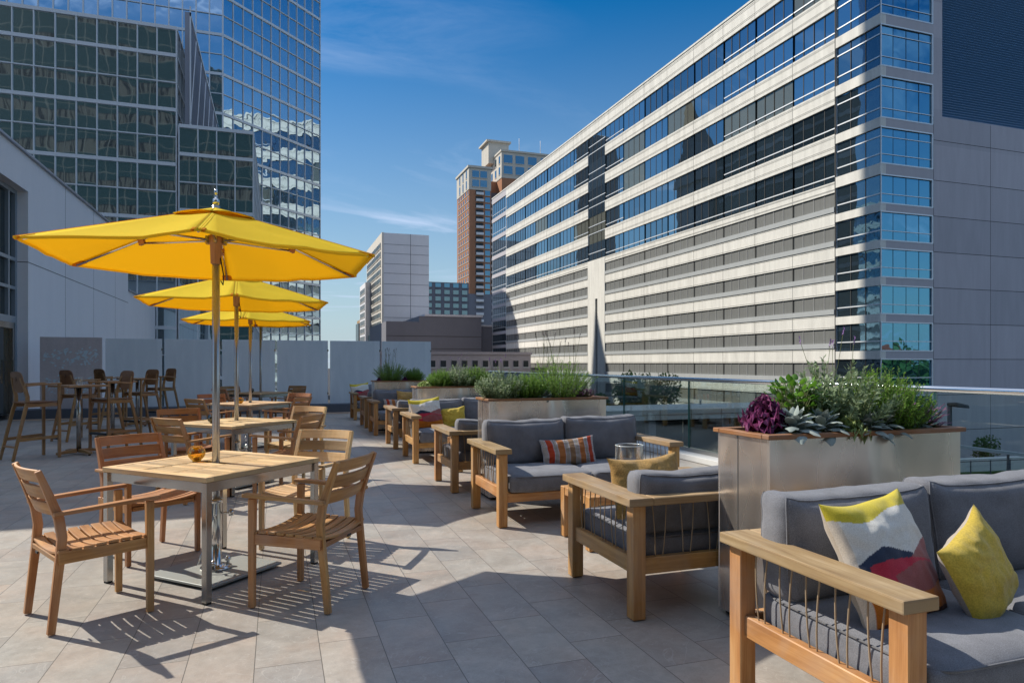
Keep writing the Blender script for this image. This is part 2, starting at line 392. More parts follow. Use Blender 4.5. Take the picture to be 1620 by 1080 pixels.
M['treeleaf'] = leaf('tree_leaf', (.04, .09, .02), (.11, .20, .05))
M['bark'] = concrete('bark', (.10, .075, .055), .3, .9, 6)
M['redroof'] = concrete('red_roof_tiles', (.30, .07, .04), .15, .8, .5)
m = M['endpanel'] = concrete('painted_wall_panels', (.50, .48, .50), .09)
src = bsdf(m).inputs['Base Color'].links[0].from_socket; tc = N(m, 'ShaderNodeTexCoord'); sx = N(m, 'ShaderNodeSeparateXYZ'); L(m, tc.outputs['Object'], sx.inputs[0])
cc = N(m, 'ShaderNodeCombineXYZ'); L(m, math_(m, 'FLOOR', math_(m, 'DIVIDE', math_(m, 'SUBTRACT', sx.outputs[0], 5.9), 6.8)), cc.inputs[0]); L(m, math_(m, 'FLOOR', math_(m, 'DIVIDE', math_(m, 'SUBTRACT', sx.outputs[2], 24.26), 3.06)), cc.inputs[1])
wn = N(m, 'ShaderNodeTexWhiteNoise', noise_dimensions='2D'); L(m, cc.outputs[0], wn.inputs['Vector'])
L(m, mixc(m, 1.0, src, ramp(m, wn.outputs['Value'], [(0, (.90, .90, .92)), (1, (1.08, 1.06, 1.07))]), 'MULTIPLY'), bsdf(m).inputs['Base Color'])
# ------------------------------------------------------------------ dining chair (faces +X, origin under the seat)
def make_chair(wm, label, group):
    t = empty('dining_armchair', (0, 0, 0), 0, label, 'chair', group)
    W = .25
    for s in (-1, 1):
        y = s * W
        b = MB(); b.strip([(.225, y, 0.006), (.225, y, .3), (.222, y, .632)], [.030, .032, .034], [.036, .038, .042], (0, 1, 0)); b.build('leg', wm, t, .003)
        b = MB(); yb = s * (W - .024)
        b.strip([(-.250, yb, 0.006), (-.208, yb, .40), (-.200, yb, .50), (-.214, yb, .60), (-.255, yb, .72), (-.308, yb, .858)], .030, [.036, .043, .045, .046, .038, .030], (0, 1, 0)); b.build('leg', wm, t, .003)
        b = MB()
        b.strip([(-.245, y * 1.0, .628), (-.10, y * 1.04, .636), (.10, y * 1.05, .646), (.27, y * 1.05, .652)], [.042, .048, .052, .052], .022, (0, 1, 0)); b.build('arm', wm, t, .007, seg=2)
    b = MB()                                                         # seat frame
    for s in (-1, 1): b.bar((-.22, s * (W - .006), .395), (.21, s * (W - .006), .398), .026, .062)
    b.bar((.205, -W + .03, .392), (.205, W - .03, .392), .028, .05, (0, 0, 1)); b.bar((-.205, -W + .03, .385), (-.205, W - .03, .385), .028, .05, (0, 0, 1))
    b.bar((0, -W + .03, .378), (0, W - .03, .378), .02, .04, (0, 0, 1)); b.build('seat_frame', wm, t, .003)
    b = MB(); n = 8
    for i in range(n):                                               # dished slats running side to side
        x = -.20 + i * .0595
        pts = [(x, y * (W + .006), .436 - .028 * (1 - y * y) - .006 * math.cos(i * .6)) for y in [q / 5 - 1 for q in range(11)]]
        b.strip(pts, .050, .015, (1, 0, 0))
    b.build('seat', wm, t, .003)
    b = MB()
    for z0, h in ((.610, .078), (.700, .078), (.792, .072)):         # three curved back slats
        zc = z0 + h / 2; xb = -.220 - (zc - .60) * .37
        pts = [(xb - .034 * (1 - y * y) + .012, y * (W - .034), zc) for y in [q / 5 - 1 for q in range(11)]]
        b.strip(pts, h, .015, Vector((-.37, 0, .93)))
    b.build('backrest', wm, t, .003)
    b = MB(); b.box(-.262, -.255, -.02, .02, .388, .400); b.build('badge', M['black'], t)
    return t

# ------------------------------------------------------------------ dining table (centre at origin, sides along x and y)
def make_table(label, group):
    t = empty('dining_table', (0, 0, 0), 0, label, 'table', group); S = .475; H = .745
    b = MB(); th = .030
    b.box(-S, S, -S, -S + .055, H - th, H); b.box(-S, S, S - .055, S, H - th, H)
    b.box(-S, -S + .055, -S + .0555, S - .0555, H - th, H); b.box(S - .055, S, -S + .0555, S - .0555, H - th, H)
    for x in (-.14, .14): b.box(x - .022, x + .022, -S + .0555, S - .0555, H - th - .002, H - .0015)
    n = 15; y0 = -S + .0575; w = (2 * S - .115) / n
    for xa, xb in ((-S + .0555, -.1625), (-.1175, .1175), (.1625, S - .0555)):
        for i in range(n):
            if abs(y0 + (i + .5) * w) < .026 and xa < 0 < xb: continue
            b.box(xa, xb, y0 + i * w + .0042, y0 + (i + 1) * w - .0042, H - th + .003, H - .001)
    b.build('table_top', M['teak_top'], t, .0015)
    b = MB(); a = S - .03
    for s in (-1, 1):
        b.box(-a, a, s * a - .012, s * a + .012, H - th - .062, H - th - .003); b.box(s * a - .012, s * a + .012, -a + .013, a - .013, H - th - .0625, H - th - .0035)
    b.build('apron', M['steel'], t, .002)
    for sx in (-1, 1):
        for sy in (-1, 1):
            b = MB(); x, y = sx * (S - .024), sy * (S - .024)
            b.box(x - .0205, x + .0205, y - .0205, y + .0205, .012, H - th - .002)
            l = b.build('leg', M['steel'], t, .002)
            f = MB(); f.box(x - .018, x + .018, y - .018, y + .018, 0, .012); f.build('foot_cap', M['black'], l)
    return t

# ------------------------------------------------------------------ umbrella (pole at origin)
def make_umbrella(label, group, edge=2.106, apex=2.5, Rr=1.13, tilt=0):
    t = empty('patio_umbrella', (0, 0, 0), 0, label, 'umbrella', group)
    b = MB(); b.obox((0, 0, .026), (.21, .21, 0), (-.21, .21, 0), (0, 0, .008)); b.build('base_plate', M['plate'], t, .002)
    b = MB(); b.lathe([(.10, .034), (.10, .046), (.06, .05), (.042, .056), (.035, .06), (.035, .47), (.042, .47), (.042, .50), (.03, .50)], n=20)
    sk = b.build('base_socket', M['chrome'], t)
    b = MB()
    for k in range(3):
        a = k * 2.09 + .4; x, y = .078 * math.cos(a), .078 * math.sin(a)
        b.lathe([(.012, .046), (.012, .07), (.022, .075), (.022, .085), (.01, .1), (0, .105)], (x, y), 10)
    b.build('clamp_knob', M['chrome'], sk)
    b = MB(); b.tube([(.035, 0, .4), (.085, .0, .4)], .007, 8); b.lathe([(.001, .375), (.016, .38), (.02, .4), (.016, .42), (.001, .425)], (.094, 0), 12)
    b.build('clamp_screw', M['chrome'], sk); b = MB(); b.tube([(-.035, -.03, .24), (-.06, -.05, .26), (-.075, -.06, .22), (-.055, -.05, .19)], .008, 6)
    b.build('locking_pin', M['chrome'], sk)
    b = MB(); b.tube([(-.03, -.02, .20), (-.07, -.06, .18), (-.10, -.10, .09)], .006, 6); b.build('pin_handle', M['chrome'], sk)
    b = MB(); b.tube([(0, 0, .06), (0, 0, 1.2), (0, 0, apex - .03)], .0245, 18); b.build('pole', M['polesteel'], t)
    b = MB(); b.lathe([(.022, apex - .02), (.022, apex + .012), (.009, apex + .02), (.009, apex + .05), (.012, apex + .052), (.010, apex + .08), (.0, apex + .083)], n=14); b.build('finial', M['chrome'], t)
    hz = edge + .13
    b = MB(); b.lathe([(.026, hz - .16), (.034, hz - .155), (.038, hz - .03), (.052, hz - .025), (.052, hz + .03), (.036, hz + .035), (.027, hz + .05)], n=18); hb = b.build('hub', M['teak_lounge'], t)
    b = MB()
    for k in range(6):
        a = R(60 * k + 30); b.obox((.055 * math.cos(a), .055 * math.sin(a), hz), (.016 * math.cos(a), .016 * math.sin(a), 0), (-.010 * math.sin(a), .010 * math.cos(a), 0), (0, 0, .024))
    b.build('hub_bracket', M['steel'], hb)
    b = MB(); b.tube([(.03, -.02, hz - .12), (.05, -.03, hz - .24), (.045, -.02, hz - .3), (.03, 0, hz - .27)], .004, 6); b.build('pull_cord', M['black'], t)
    corner = lambda k, r, z: Vector((r * math.cos(R(60 * k - 90)), r * math.sin(R(60 * k - 90)), z))
    sag = lambda f: apex - .05 - (apex - .05 - edge) * f
    # canopy: six panels with slightly slack cloth, plus hem and vent
    b = MB(); nr, na = 16, 10; grid = {}
    vs = []; fs = []
    for k in range(6):
        for i in range(nr + 1):
            f = .03 + .97 * i / nr
            for j in range(na + 1):
                g = j / na; p = corner(k, Rr * f, 0).lerp(corner(k + 1, Rr * f, 0), g)
                sl = 4 * g * (1 - g); w = noise.noise((p.x * 2.2, p.y * 2.2, k)) * .016 + noise.noise((p.x * 6, p.y * 6, k + 5)) * .006 + .004 * math.sin(g * 40 + f * 9 + k) * max(0, f - .4)
                z = sag(f) - .036 * sl * math.sin(min(1, f) * math.pi * .8) * f + w * sl
                inn = 1 - .028 * sl * f ** 3
                grid[k, i, j] = len(vs); vs.append((p.x * inn, p.y * inn, z))
        for i in range(nr):
            for j in range(na): fs.append((grid[k, i, j], grid[k, i + 1, j], grid[k, i + 1, j + 1], grid[k, i, j + 1]))
    b.add(vs, fs, None, 0, True)
    cn = b.build('canopy', M['canvas'], t)
    so = cn.modifiers.new('cloth', 'SOLIDIFY'); so.thickness = .0022; so.offset = 0
    b = MB()
    for k in range(6):                                               # folded hem along the rim
        pts = [Vector(vs[grid[k, nr, j]]) for j in range(na + 1)]
        secs = []
        for p in pts:
            o = Vector((p.x, p.y, 0)).normalized(); secs.append([p + o * .004 + Vector((0, 0, .004)), p + o * .004 + Vector((0, 0, -.009)), p - o * .003 + Vector((0, 0, -.012)), p - o * .012 + Vector((0, 0, -.002))])
        b.loft(secs)
    b.build('hem', M['canvas'], cn)
    b = MB()
    for k in range(6):                                               # stitched seams over the ribs
        for dy in (-.012, .012):
            pts = []
            for i in range(1, nr + 1):
                p = Vector(vs[grid[k, i, 0]]); o = Vector((-p.y, p.x, 0)).normalized(); pts.append(p + o * dy + Vector((0, 0, .0022)))
            b.tube(pts, .0012, 4, caps=False)
    b.build('seam', M['canvas_hem'], cn)
    b = MB(); vs2 = []; fs2 = []; nv = 5
    for k in range(6):
        for i in range(nv + 1):
            f = .02 + .23 * i / nv
            for j in range(9):
                g = j / 8; p = corner(k, Rr * f, 0).lerp(corner(k + 1, Rr * f, 0), g); sl = 4 * g * (1 - g)
                z = apex - .040 - (apex - .05 - edge) * f * .97 + .016 * sl * (i / nv) ** 2
                vs2.append((p.x, p.y, z))
        o = k * (nv + 1) * 9
        for i in range(nv):
            for j in range(8): q = o + i * 9 + j; fs2.append((q, q + 9, q + 10, q + 1))
    b.add(vs2, fs2, None, 0, True); vt = b.build('vent', M['canvas'], cn)
    so = vt.modifiers.new('cloth', 'SOLIDIFY'); so.thickness = .0022; so.offset = 0
    b = MB()
    for k in range(6):
        f0, f1 = .20, .235
        a_, b2, c_, d_ = (corner(k, Rr * f0, sag(f0) + .004), corner(k, Rr * f1, sag(f1) + .006), corner(k + 1, Rr * f1, sag(f1) + .006), corner(k + 1, Rr * f0, sag(f0) + .004))
        b.loft([[a_, b2, b2 + Vector((0, 0, .003)), a_ + Vector((0, 0, .003))], [d_, c_, c_ + Vector((0, 0, .003)), d_ + Vector((0, 0, .003))]])
    b.build('vent_lining', M['canvas_hem'], cn)
    for k in range(6):
        b = MB(); p0, p1 = corner(k, .05, sag(.04) - .012), corner(k, Rr * .965, sag(.965) - .016)
        b.tube([p0, p0.lerp(p1, .5), p1], .0095, 8); rb = b.build('rib', M['chrome'], t)
        b = MB(); q = p0.lerp(p1, .50); h = corner(k, .055, hz)
        b.tube([h, q + Vector((0, 0, -.026))], .008, 8); b.build('strut', M['chrome'], rb)
        b = MB(); d = (p1 - p0).normalized(); sd = d.cross(Vector((0, 0, 1))).normalized(); up = sd.cross(d)
        b.obox(q + Vector((0, 0, -.016)), d * .022, sd * .013, up * .022); b.build('strut_joint', M['teak_red'], rb, .003)
        b = MB(); e = corner(k, Rr * .955, sag(.955) - .010); b.obox(e, d * .045, sd * .035, up * .006); b.build('corner_pocket', M['canvas_hem'], cn, .003)
    return t

# ------------------------------------------------------------------ bar stool (faces +X) and bar table
def make_stool(label, group):
    t = empty('bar_stool', (0, 0, 0), 0, label, 'stool', group); W = .235; wm = M['teak_bar']
    for s in (-1, 1):
        b = MB(); b.strip([(.235, s * W, .005), (.235, s * W, .55), (.232, s * W, 1.10)], .034, .040, (0, 1, 0)); b.build('leg', wm, t, .003)
        b = MB(); y = s * .175
        b.strip([(-.36, y * 1.12, .005), (-.20, y * 1.04, .72), (-.165, y, .84), (-.165, y, .92), (-.20, y * .9, 1.08), (-.235, y * .72, 1.20)], .032, [.036, .046, .05, .05, .042, .032], (0, 1, 0)); b.build('leg', wm, t, .003)
        b = MB(); b.strip([(-.19, s * .205, 1.085), (0, s * .225, 1.10), (.26, s * .24, 1.108)], .040, .024, (0, 1, 0)); b.build('arm', wm, t, .004)
        b = MB(); b.bar((-.285, s * .185, .30), (.235, s * .225, .32), .022, .045); b.build('stretcher', wm, t, .002)
    for s in (-1, 1): b = MB(); b.bar((-.18, s * .19, .795), (.235, s * .215, .80), .024, .055); b.build('seat_rail', wm, t, .002)
    b = MB(); b.bar((-.315, -.18, .20), (-.315, .18, .20), .022, .04, (0, 0, 1)); b.build('rear_stretcher', wm, t, .002)
    b = MB(); b.bar((.215, -.2, .79), (.215, .2, .79), .024, .05, (0, 0, 1)); b.build('front_rail', wm, t, .002)
    b = MB(); nx, ny = 9, 11; vs = []; fs = []                        # dished plywood seat
    for l, dz in ((0, 0), (1, -.014)):
        for i in range(nx):
            for j in range(ny):
                u, v = i / (nx - 1) * 2 - 1, j / (ny - 1) * 2 - 1
                vs.append((.015 + u * .215, v * (.225 - .02 * (u < -.6)), .842 - .018 * (1 - u * u) * (1 - v * v) + .006 * v * v + dz))
    o = nx * ny
    for i in range(nx - 1):
        for j in range(ny - 1):
            q = i * ny + j; fs.append((q, q + ny, q + ny + 1, q + 1)); fs.append((o + q, o + q + 1, o + q + ny + 1, o + q + ny))
    rim = [j for j in range(ny)] + [i * ny + ny - 1 for i in range(1, nx)] + [(nx - 1) * ny + j for j in range(ny - 2, -1, -1)] + [i * ny for i in range(nx - 2, 0, -1)]
    for a, c in zip(rim, rim[1:] + rim[:1]): fs.append((a, c, o + c, o + a))
    b.add(vs, fs, [[(vs[q][0] * 1, vs[q][1]) for q in f] for f in fs], 0, True); b.build('seat', M['teak_dark'], t)
    b = MB(); prof = []                                              # shield-shaped backrest
    for k in range(28):
        a = 2 * math.pi * k / 28; c_, s_ = math.cos(a), math.sin(a)
        y = .175 * math.copysign(abs(c_) ** .45, c_); z = .155 * math.copysign(abs(s_) ** .5, s_)
        y *= 1 - .20 * max(0, -z / .155) ** 2.5; prof.append((y, z))
    secs = []
    for dx in (0, .016): secs.append([(-.235 - z * .16 + dx + .35 * y * y * (1 if 1 else 0), y, 1.135 + z) for y, z in prof])
    b.loft(secs); b.build('backrest', M['teak_dark'], t, .003)
    b = MB(); b.box(-.24, -.2335, -.022, .022, 1.20, 1.208); b.box(-.24, -.2335, -.004, .004, 1.15, 1.1995); b.build('slot', M['black'], t)
    b = MB(); b.bar((.235, -.218, .285), (.235, .218, .285), .034, .05, (0, 0, 1)); b.build('footrest', M['darkmetal'], t, .003)
    return t
def make_bar_table(label, group):
    t = empty('bar_table', (0, 0, 0), 0, label, 'table', group)
    b = MB(); S = .30; n = 6
    for i in range(n): b.box(-S, S, -S + i * .1 + .002, -S + (i + 1) * .1 - .002, 1.045, 1.075)
    b.build('table_top', M['teak_bar'], t, .002)
    b = MB(); b.tube([(0, 0, .05), (0, 0, .6), (0, 0, 1.03)], .034, 18); b.build('pole', M['steel'], t)
    b = MB()
    for k in range(2):
        a = R(45 + 90 * k); d = Vector((math.cos(a), math.sin(a), 0)); b.bar(-d * .15, d * .15, .04, .02, (-d.y, d.x, 0))
    for k, v in enumerate(b.v): b.v[k] = (v[0], v[1], v[2] + 1.036)
    b.build('top_bracket', M['darkmetal'], t)
    for k in range(4):
        a = R(90 * k); d = Vector((math.cos(a), math.sin(a), 0))
        b = MB(); b.strip([d * .036 + Vector((0, 0, .06)), d * .2 + Vector((0, 0, .055)), d * .32 + Vector((0, 0, .04))], .06, [.055, .045, .035], (-d.y, d.x, 0)); l = b.build('foot', M['teak_bar'], t, .004)
        f = MB(); f.lathe([(.015, 0), (.018, .005), (.018, .024)], (d.x * .29, d.y * .29), 10); f.build('foot_cap', M['black'], l)
    return t
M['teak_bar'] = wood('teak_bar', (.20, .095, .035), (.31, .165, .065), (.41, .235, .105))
M['teak_dark'] = wood('teak_dark', (.14, .06, .022), (.22, .105, .04), (.30, .155, .065), .45)

# ------------------------------------------------------------------ cushions and pillows
def rbox(b, cx, cy, cz, sx, sy, sz, r, bulge=(0, 0, 0), seed=0, wr=.006, n=(22, 14, 10), post=None):
    """soft rounded box: half sizes sx sy sz, corner radius r, bulged faces and small creases"""
    faces = []; idx = {}; vs = []
    def P(u, v, w):
        p = Vector((u * sx, v * sy, w * sz)); inn = Vector((max(-sx + r, min(sx - r, p.x)), max(-sy + r, min(sy - r, p.y)), max(-sz + r, min(sz - r, p.z))))
        d = p - inn
        if d.length > 1e-6: p = inn + d.normalized() * min(r, max(abs(d.x), abs(d.y), abs(d.z)))
        bx = bulge[0] * (1 - v * v) * (1 - w * w) * u; by = bulge[1] * (1 - u * u) * (1 - w * w) * v; bz = bulge[2] * (1 - u * u) ** .7 * (1 - v * v) ** .7 * w
        q = p + Vector((bx, by, bz))
        nn = noise.noise((q.x * 5 + seed, q.y * 5, q.z * 5 + seed * 3)) * wr + noise.noise((q.x * 13 + seed, q.y * 13, q.z * 13)) * wr * .35
        q += (d.normalized() if d.length > 1e-6 else Vector((u * (abs(u) > .99), v * (abs(v) > .99), w * (abs(w) > .99)))) * nn
        if post: q = post(q, u, v, w)
        return q + Vector((cx, cy, cz))
    def vid(i, j, k):
        key = (i, j, k)
        if key not in idx: idx[key] = len(vs); vs.append(P(i / n[0] * 2 - 1, j / n[1] * 2 - 1, k / n[2] * 2 - 1))
        return idx[key]
    for k, fl in ((0, 1), (n[2], 0)):
        for i in range(n[0]):
            for j in range(n[1]): f = [vid(i, j, k), vid(i + 1, j, k), vid(i + 1, j + 1, k), vid(i, j + 1, k)]; faces.append(f[::-1] if fl else f)
    for j, fl in ((0, 0), (n[1], 1)):
        for i in range(n[0]):
            for k in range(n[2]): f = [vid(i, j, k), vid(i + 1, j, k), vid(i + 1, j, k + 1), vid(i, j, k + 1)]; faces.append(f[::-1] if fl else f)
    for i, fl in ((0, 1), (n[0], 0)):
        for j in range(n[1]):
            for k in range(n[2]): f = [vid(i, j, k), vid(i, j + 1, k), vid(i, j + 1, k + 1), vid(i, j, k + 1)]; faces.append(f[::-1] if fl else f)
    b.add(vs, faces, None, 0, True)
    return P
def seam(b, cx, cy, cz, sx, sy, sz, r, axis, off, rad=.005):
    """piping loop round a cushion in the plane across axis"""
    pts = []; o = [i for i in range(3) if i != axis]; S = (sx, sy, sz); q = .04
    for k in range(41):
        a = 2 * math.pi * k / 40; c_, s_ = math.cos(a), math.sin(a)
        p = [0, 0, 0]; p[o[0]] = math.copysign(min(abs(c_) ** .25, 1), c_) * (S[o[0]] - .004); p[o[1]] = math.copysign(min(abs(s_) ** .25, 1), s_) * (S[o[1]] - .004); p[axis] = off
        pts.append((p[0] + cx, p[1] + cy, p[2] + cz))
    b.tube(pts, rad, 6, caps=False)
def landscape(u, v):
    """abstract bands: u left to right, v bottom to top, both 0..1"""
    w = lambda a, s: .5 * (noise.noise((u * s, a, 0)))
    if v > .86 - .03 * math.sin(u * 7) + .02 * u: return (.62, .50, .04)
    if v > .60 + .03 * math.sin(u * 5 + 2): c = (.72, .70, .64)
    else: c = (.72, .70, .64)
    if v < .60 + .03 * math.sin(u * 4) - .35 * abs(u - .28) and u < .60: c = (.035, .05, .09)
    if v < .46 + .22 * max(0, u - .35) + .02 * math.sin(u * 9) and (u > .42 or v < .45) and v < .30 + .75 * u: c = (.34, .13, .12)
    if v < .46 + .05 * math.sin(u * 4.2 + .3) and u > .12 or v < .42: c = (.50, .035, .065)
    if v < .34 + .10 * math.sin(u * 3.4 - .5) and u > .30: c = (.33, .10, .095)
    if v < .26 + .05 * math.sin(u * 6 + 1): c = (.55, .16, .015)
    if v < .06 + .03 * math.sin(u * 8): c = (.10, .02, .015)
    if u < .05: c = (.68, .60, .50)
    return c
def stripes(u, v):
    q = .9 if (int(v * 60) % 2) else 1.1
    def lace(a, b, base): return (.60, .55, .47) if (int((u - a) / (b - a) * 4) + int(v * 26)) % 2 == 0 else base
    for a, b_, kind in ((0, .075, 'f'), (.075, .19, 'r'), (.19, .26, 'l'), (.26, .40, 'o'), (.40, .48, 'l'), (.48, .60, 't'), (.60, .68, 'l'), (.68, .80, 'o'), (.80, .86, 'l'), (.86, .95, 'r'), (.95, 1.01, 'f')):
        if a <= u < b_:
            if u - a < .008: return (.5, .5, .55)
            return {'f': lace(0, .06, (.25, .20, .20)), 'r': (.46 * q, .055 * q, .02), 'l': lace(a, b_, (.09, .055, .06)), 'o': (.42 * q, .15 * q, .045), 't': (.27 * q, .16 * q, .085)}[kind]
    return (.4, .3, .2)
def make_pillow(name, w, h, t, front, back, seed, label, cat, group=None, fn=None, nn=40):
    """pillow standing in the xz plane, facing -y, origin at its bottom middle"""
    b = MB(); vs = []; cols = []; fs = []; ms = []
    n = nn
    for side in (0, 1):
        for i in range(n + 1):
            for j in range(n + 1):
                u, v = i / n * 2 - 1, j / n * 2 - 1
                x = u * w / 2 * (1 - .07 * (1 - v * v)); z = v * h / 2 * (1 - .07 * (1 - u * u))
                th = t / 2 * max(0, (1 - abs(u) ** 2.6)) ** .55 * max(0, (1 - abs(v) ** 2.6)) ** .55
                th += (noise.noise((u * 2.2 + seed, v * 2.2, side)) * .012 + noise.noise((u * 5 + seed, v * 5, side + 3)) * .006) * min(1, th * 25)
                z += -.012 * (1 - u * u) * (v > 0) * v + .01 * noise.noise((u * 1.5, v * 1.5, seed)); 
                vs.append((x + .008 * noise.noise((u, v * 2, seed + 4)), (-1 if side == 0 else 1) * th, z + h / 2))
                cols.append(fn(i / n, j / n) if fn and side == 0 else (.55, .50, .42))
        o = side * (n + 1) ** 2
        for i in range(n):
            for j in range(n):
                q = o + i * (n + 1) + j; f = (q, q + n + 1, q + n + 2, q + 1); fs.append(f if side == 0 else f[::-1]); ms.append(side)
    for f, m_ in zip(fs, ms):
        pass
    base = len(b.v); b.v += vs
    for f, m_ in zip(fs, ms): b.f.append(list(f)); b.m.append(m_); b.sm.append(True); b.uv.append([(0, 0)] * 4)
    if fn: b.col = cols
    o = b.build(name, [front, back], None)
    return tag(o, label, cat, group)

# ------------------------------------------------------------------ lounge seating
def frame_parts(t, W, D, arms=(1, 1), back=True, nside=10, nback=8, wm=None):
    """timber frame: x 0..W across, y 0 (front) .. D (back); seats face -y"""
    wm = wm or M['teak_lounge']; A = .675; lg = .078
    for x in (.035, W - .035 - lg):
        for y in (.012, D - .10 - lg * 0):
            b = MB(); b.box(x, x + lg, y, y + lg, .006, A - .046); b.build('leg', wm, t, .004)
    b = MB()
    b.box(.035 + lg, W - .035 - lg, .02, .065, .215, .29); b.box(.035 + lg, W - .035 - lg, D - .09, D - .045, .245, .335)
    for x in (.055, W - .055 - .045): b.box(x, x + .045, .012 + lg, D - .10, .245, .335)
    b.build('rail', wm, t, .004)
    b = MB()
    for k in range(7): y = .09 + k * (D - .24) / 6; b.box(.105, W - .105, y, y + .07, .262, .283)
    b.build('seat_slats', wm, t)
    for s, x0 in ((0, 0), (1, W - .15)):
        b = MB(); b.box(x0, x0 + .15, 0, D, A - .045, A); b.build('arm', M['teak_arm'], t, .006, seg=2)
    b = MB(); b.box(.1505, W - .1505, D - .115, D - .002, A - .0445, A - .001); b.build('back_rail', M['teak_arm'], t, .005)
    def lacing(p0, p1, n, off):
        b = MB(); p0, p1 = Vector(p0), Vector(p1)
        for k in range(n):
            f = (k + .5) / n; g = f + (.22 / n if k % 2 else -.22 / n)
            a_, c_ = p0.lerp(p1, f), p0.lerp(p1, f + (-.24 / n if k % 2 else .24 / n))
            a_.z = A - .046; c_.z = .333; mid = a_.lerp(c_, .5) + off
            b.tube([a_, a_.lerp(mid, .5) + off * .25, mid, mid.lerp(c_, .5) + off * .25, c_], .0036, 6, caps=False)
        return b.build('rope_lacing', M['rope'], t)
    for s, x in ((-1, .0775), (1, W - .0775)): lacing((x, .012 + lg + .01, 0), (x, D - .11, 0), nside, Vector((s * .008, 0, 0)))
    lacing((.035 + lg + .02, D - .067, 0), (W - .035 - lg - .02, D - .067, 0), nback, Vector((0, .008, 0)))
def seat_cushion(t, x0, x1, y0, y1, seed, z0=.287, z1=.445):
    b = MB(); c = ((x0 + x1) / 2, (y0 + y1) / 2, (z0 + z1) / 2); h = ((x1 - x0) / 2, (y1 - y0) / 2, (z1 - z0) / 2)
    rbox(b, *c, *h, .04, (.004, .008, .020), seed, .011); o = b.build('seat_cushion', M['cushion'], t)
    b = MB(); seam(b, c[0], c[1], c[2], h[0] + .006, h[1] + .01, h[2], .04, 2, h[2] - .016, .0045); b.build('piping', M['piping'], o)
def back_cushion(t, x0, x1, y0, y1, z0, z1, seed, lean=.10):
    b = MB(); c = ((x0 + x1) / 2, (y0 + y1) / 2, (z0 + z1) / 2); h = ((x1 - x0) / 2, (y1 - y0) / 2, (z1 - z0) / 2)
    def post(q, u, v, w):
        q = q.copy(); q.y += lean * (q.z + h[2]) ; q.z -= .03 * (1 - u * u) * max(0, w) * .6
        k = max(0, abs(u) - .82) / .18; q.z += .018 * k * max(0, w)                 # ears at the top corners
        q.y += .02 * noise.noise((q.x * 3 + seed, q.z * 3, 0)); return q
    P = rbox(b, *c, *h, .065, (.01, .036, .012), seed, .013, (30, 10, 20), post)
    o = b.build('back_cushion', M['cushion'], t)
    for v in (-.86, .86):
        b = MB(); pts = [P(-1 + 2 * k / 24, v, 1) for k in range(25)] + [P(1, v, 1 - 2 * k / 16) for k in range(1, 17)] + [P(1 - 2 * k / 24, v, -1) for k in range(1, 25)] + [P(-1, v, -1 + 2 * k / 16) for k in range(1, 16)]
        b.tube(pts + [pts[0]], .0038, 6, caps=False); b.build('piping', M['cushion'], o)
    return o
def make_sofa(label, group, wid=1.85, dep=.93, seed=1):
    t = empty('lounge_sofa', (0, 0, 0), 0, label, 'sofa', group)
    frame_parts(t, wid, dep, nside=10, nback=16)
    mid = wid / 2
    seat_cushion(t, .125, mid - .004, -.005, dep - .11, seed); seat_cushion(t, mid + .004, wid - .125, -.004, dep - .11, seed + 2)
    back_cushion(t, .115, mid - .006, dep - .325, dep - .125, .43, .865, seed + 4); back_cushion(t, mid + .006, wid - .115, dep - .315, dep - .12, .43, .88, seed + 7)
    b = MB(); b.box(.118, .1225, -.004, .003, .34, .39); b.build('care_tag', M['wax'], t)
    return t
def make_armchair(label, group, wid=.95, dep=.92, seed=20):
    t = empty('lounge_armchair', (0, 0, 0), 0, label, 'armchair', group)
    frame_parts(t, wid, dep, nside=10, nback=8)
    seat_cushion(t, .125, wid - .125, -.005, dep - .11, seed)
    back_cushion(t, .12, wid - .12, dep - .32, dep - .125, .43, .79, seed + 3)
    return t
def make_coffee(label, group, W=.95, D=.55):
    t = empty('coffee_table', (0, 0, 0), 0, label, 'coffee table', group); H = .41
    for x in (0, W - .075):
        for y in (0, D - .075):
            b = MB(); b.box(x, x + .075, y, y + .075, .005, H); b.build('leg', M['teak_lounge'], t, .004)
    b = MB(); b.box(.0755, W - .0755, .004, .05, H - .066, H - .001); b.box(.0755, W - .0755, D - .05, D - .004, H - .066, H - .001)
    b.box(.004, .05, .0755, D - .0755, H - .066, H - .001); b.box(W - .05, W - .004, .0755, D - .0755, H - .066, H - .001); b.build('apron', M['teak_lounge'], t, .003)
    b = MB(); n = 8; w = (D - .1) / n
    for i in range(n): b.box(.0505, W - .0505, .05 + i * w + .003, .05 + (i + 1) * w - .003, H - .026, H - .003)
    b.build('table_top', M['teak_lounge'], t, .002)
    return t
def make_globe(glass, label):
    t = empty('globe_lantern', (0, 0, 0), 0, label, 'lantern', 'round glass lanterns on the dining tables')
    b = MB(); r = .057; prof = [(.028, 0.001)] + [(r * math.sin(a), r * .96 - r * math.cos(a) * .96) for a in [R(q) for q in range(34, 150, 8)]] + [(.028, .098)]
    b.lathe(prof, n=28, caps=False); g = b.build('glass_bowl', glass, t)
    so = g.modifiers.new('wall', 'SOLIDIFY'); so.thickness = .003
    b = MB(); b.lathe([(.0, .004), (.019, .004), (.019, .028), (.0, .03)], n=14); b.build('tealight', M['wax'], t)
    return t
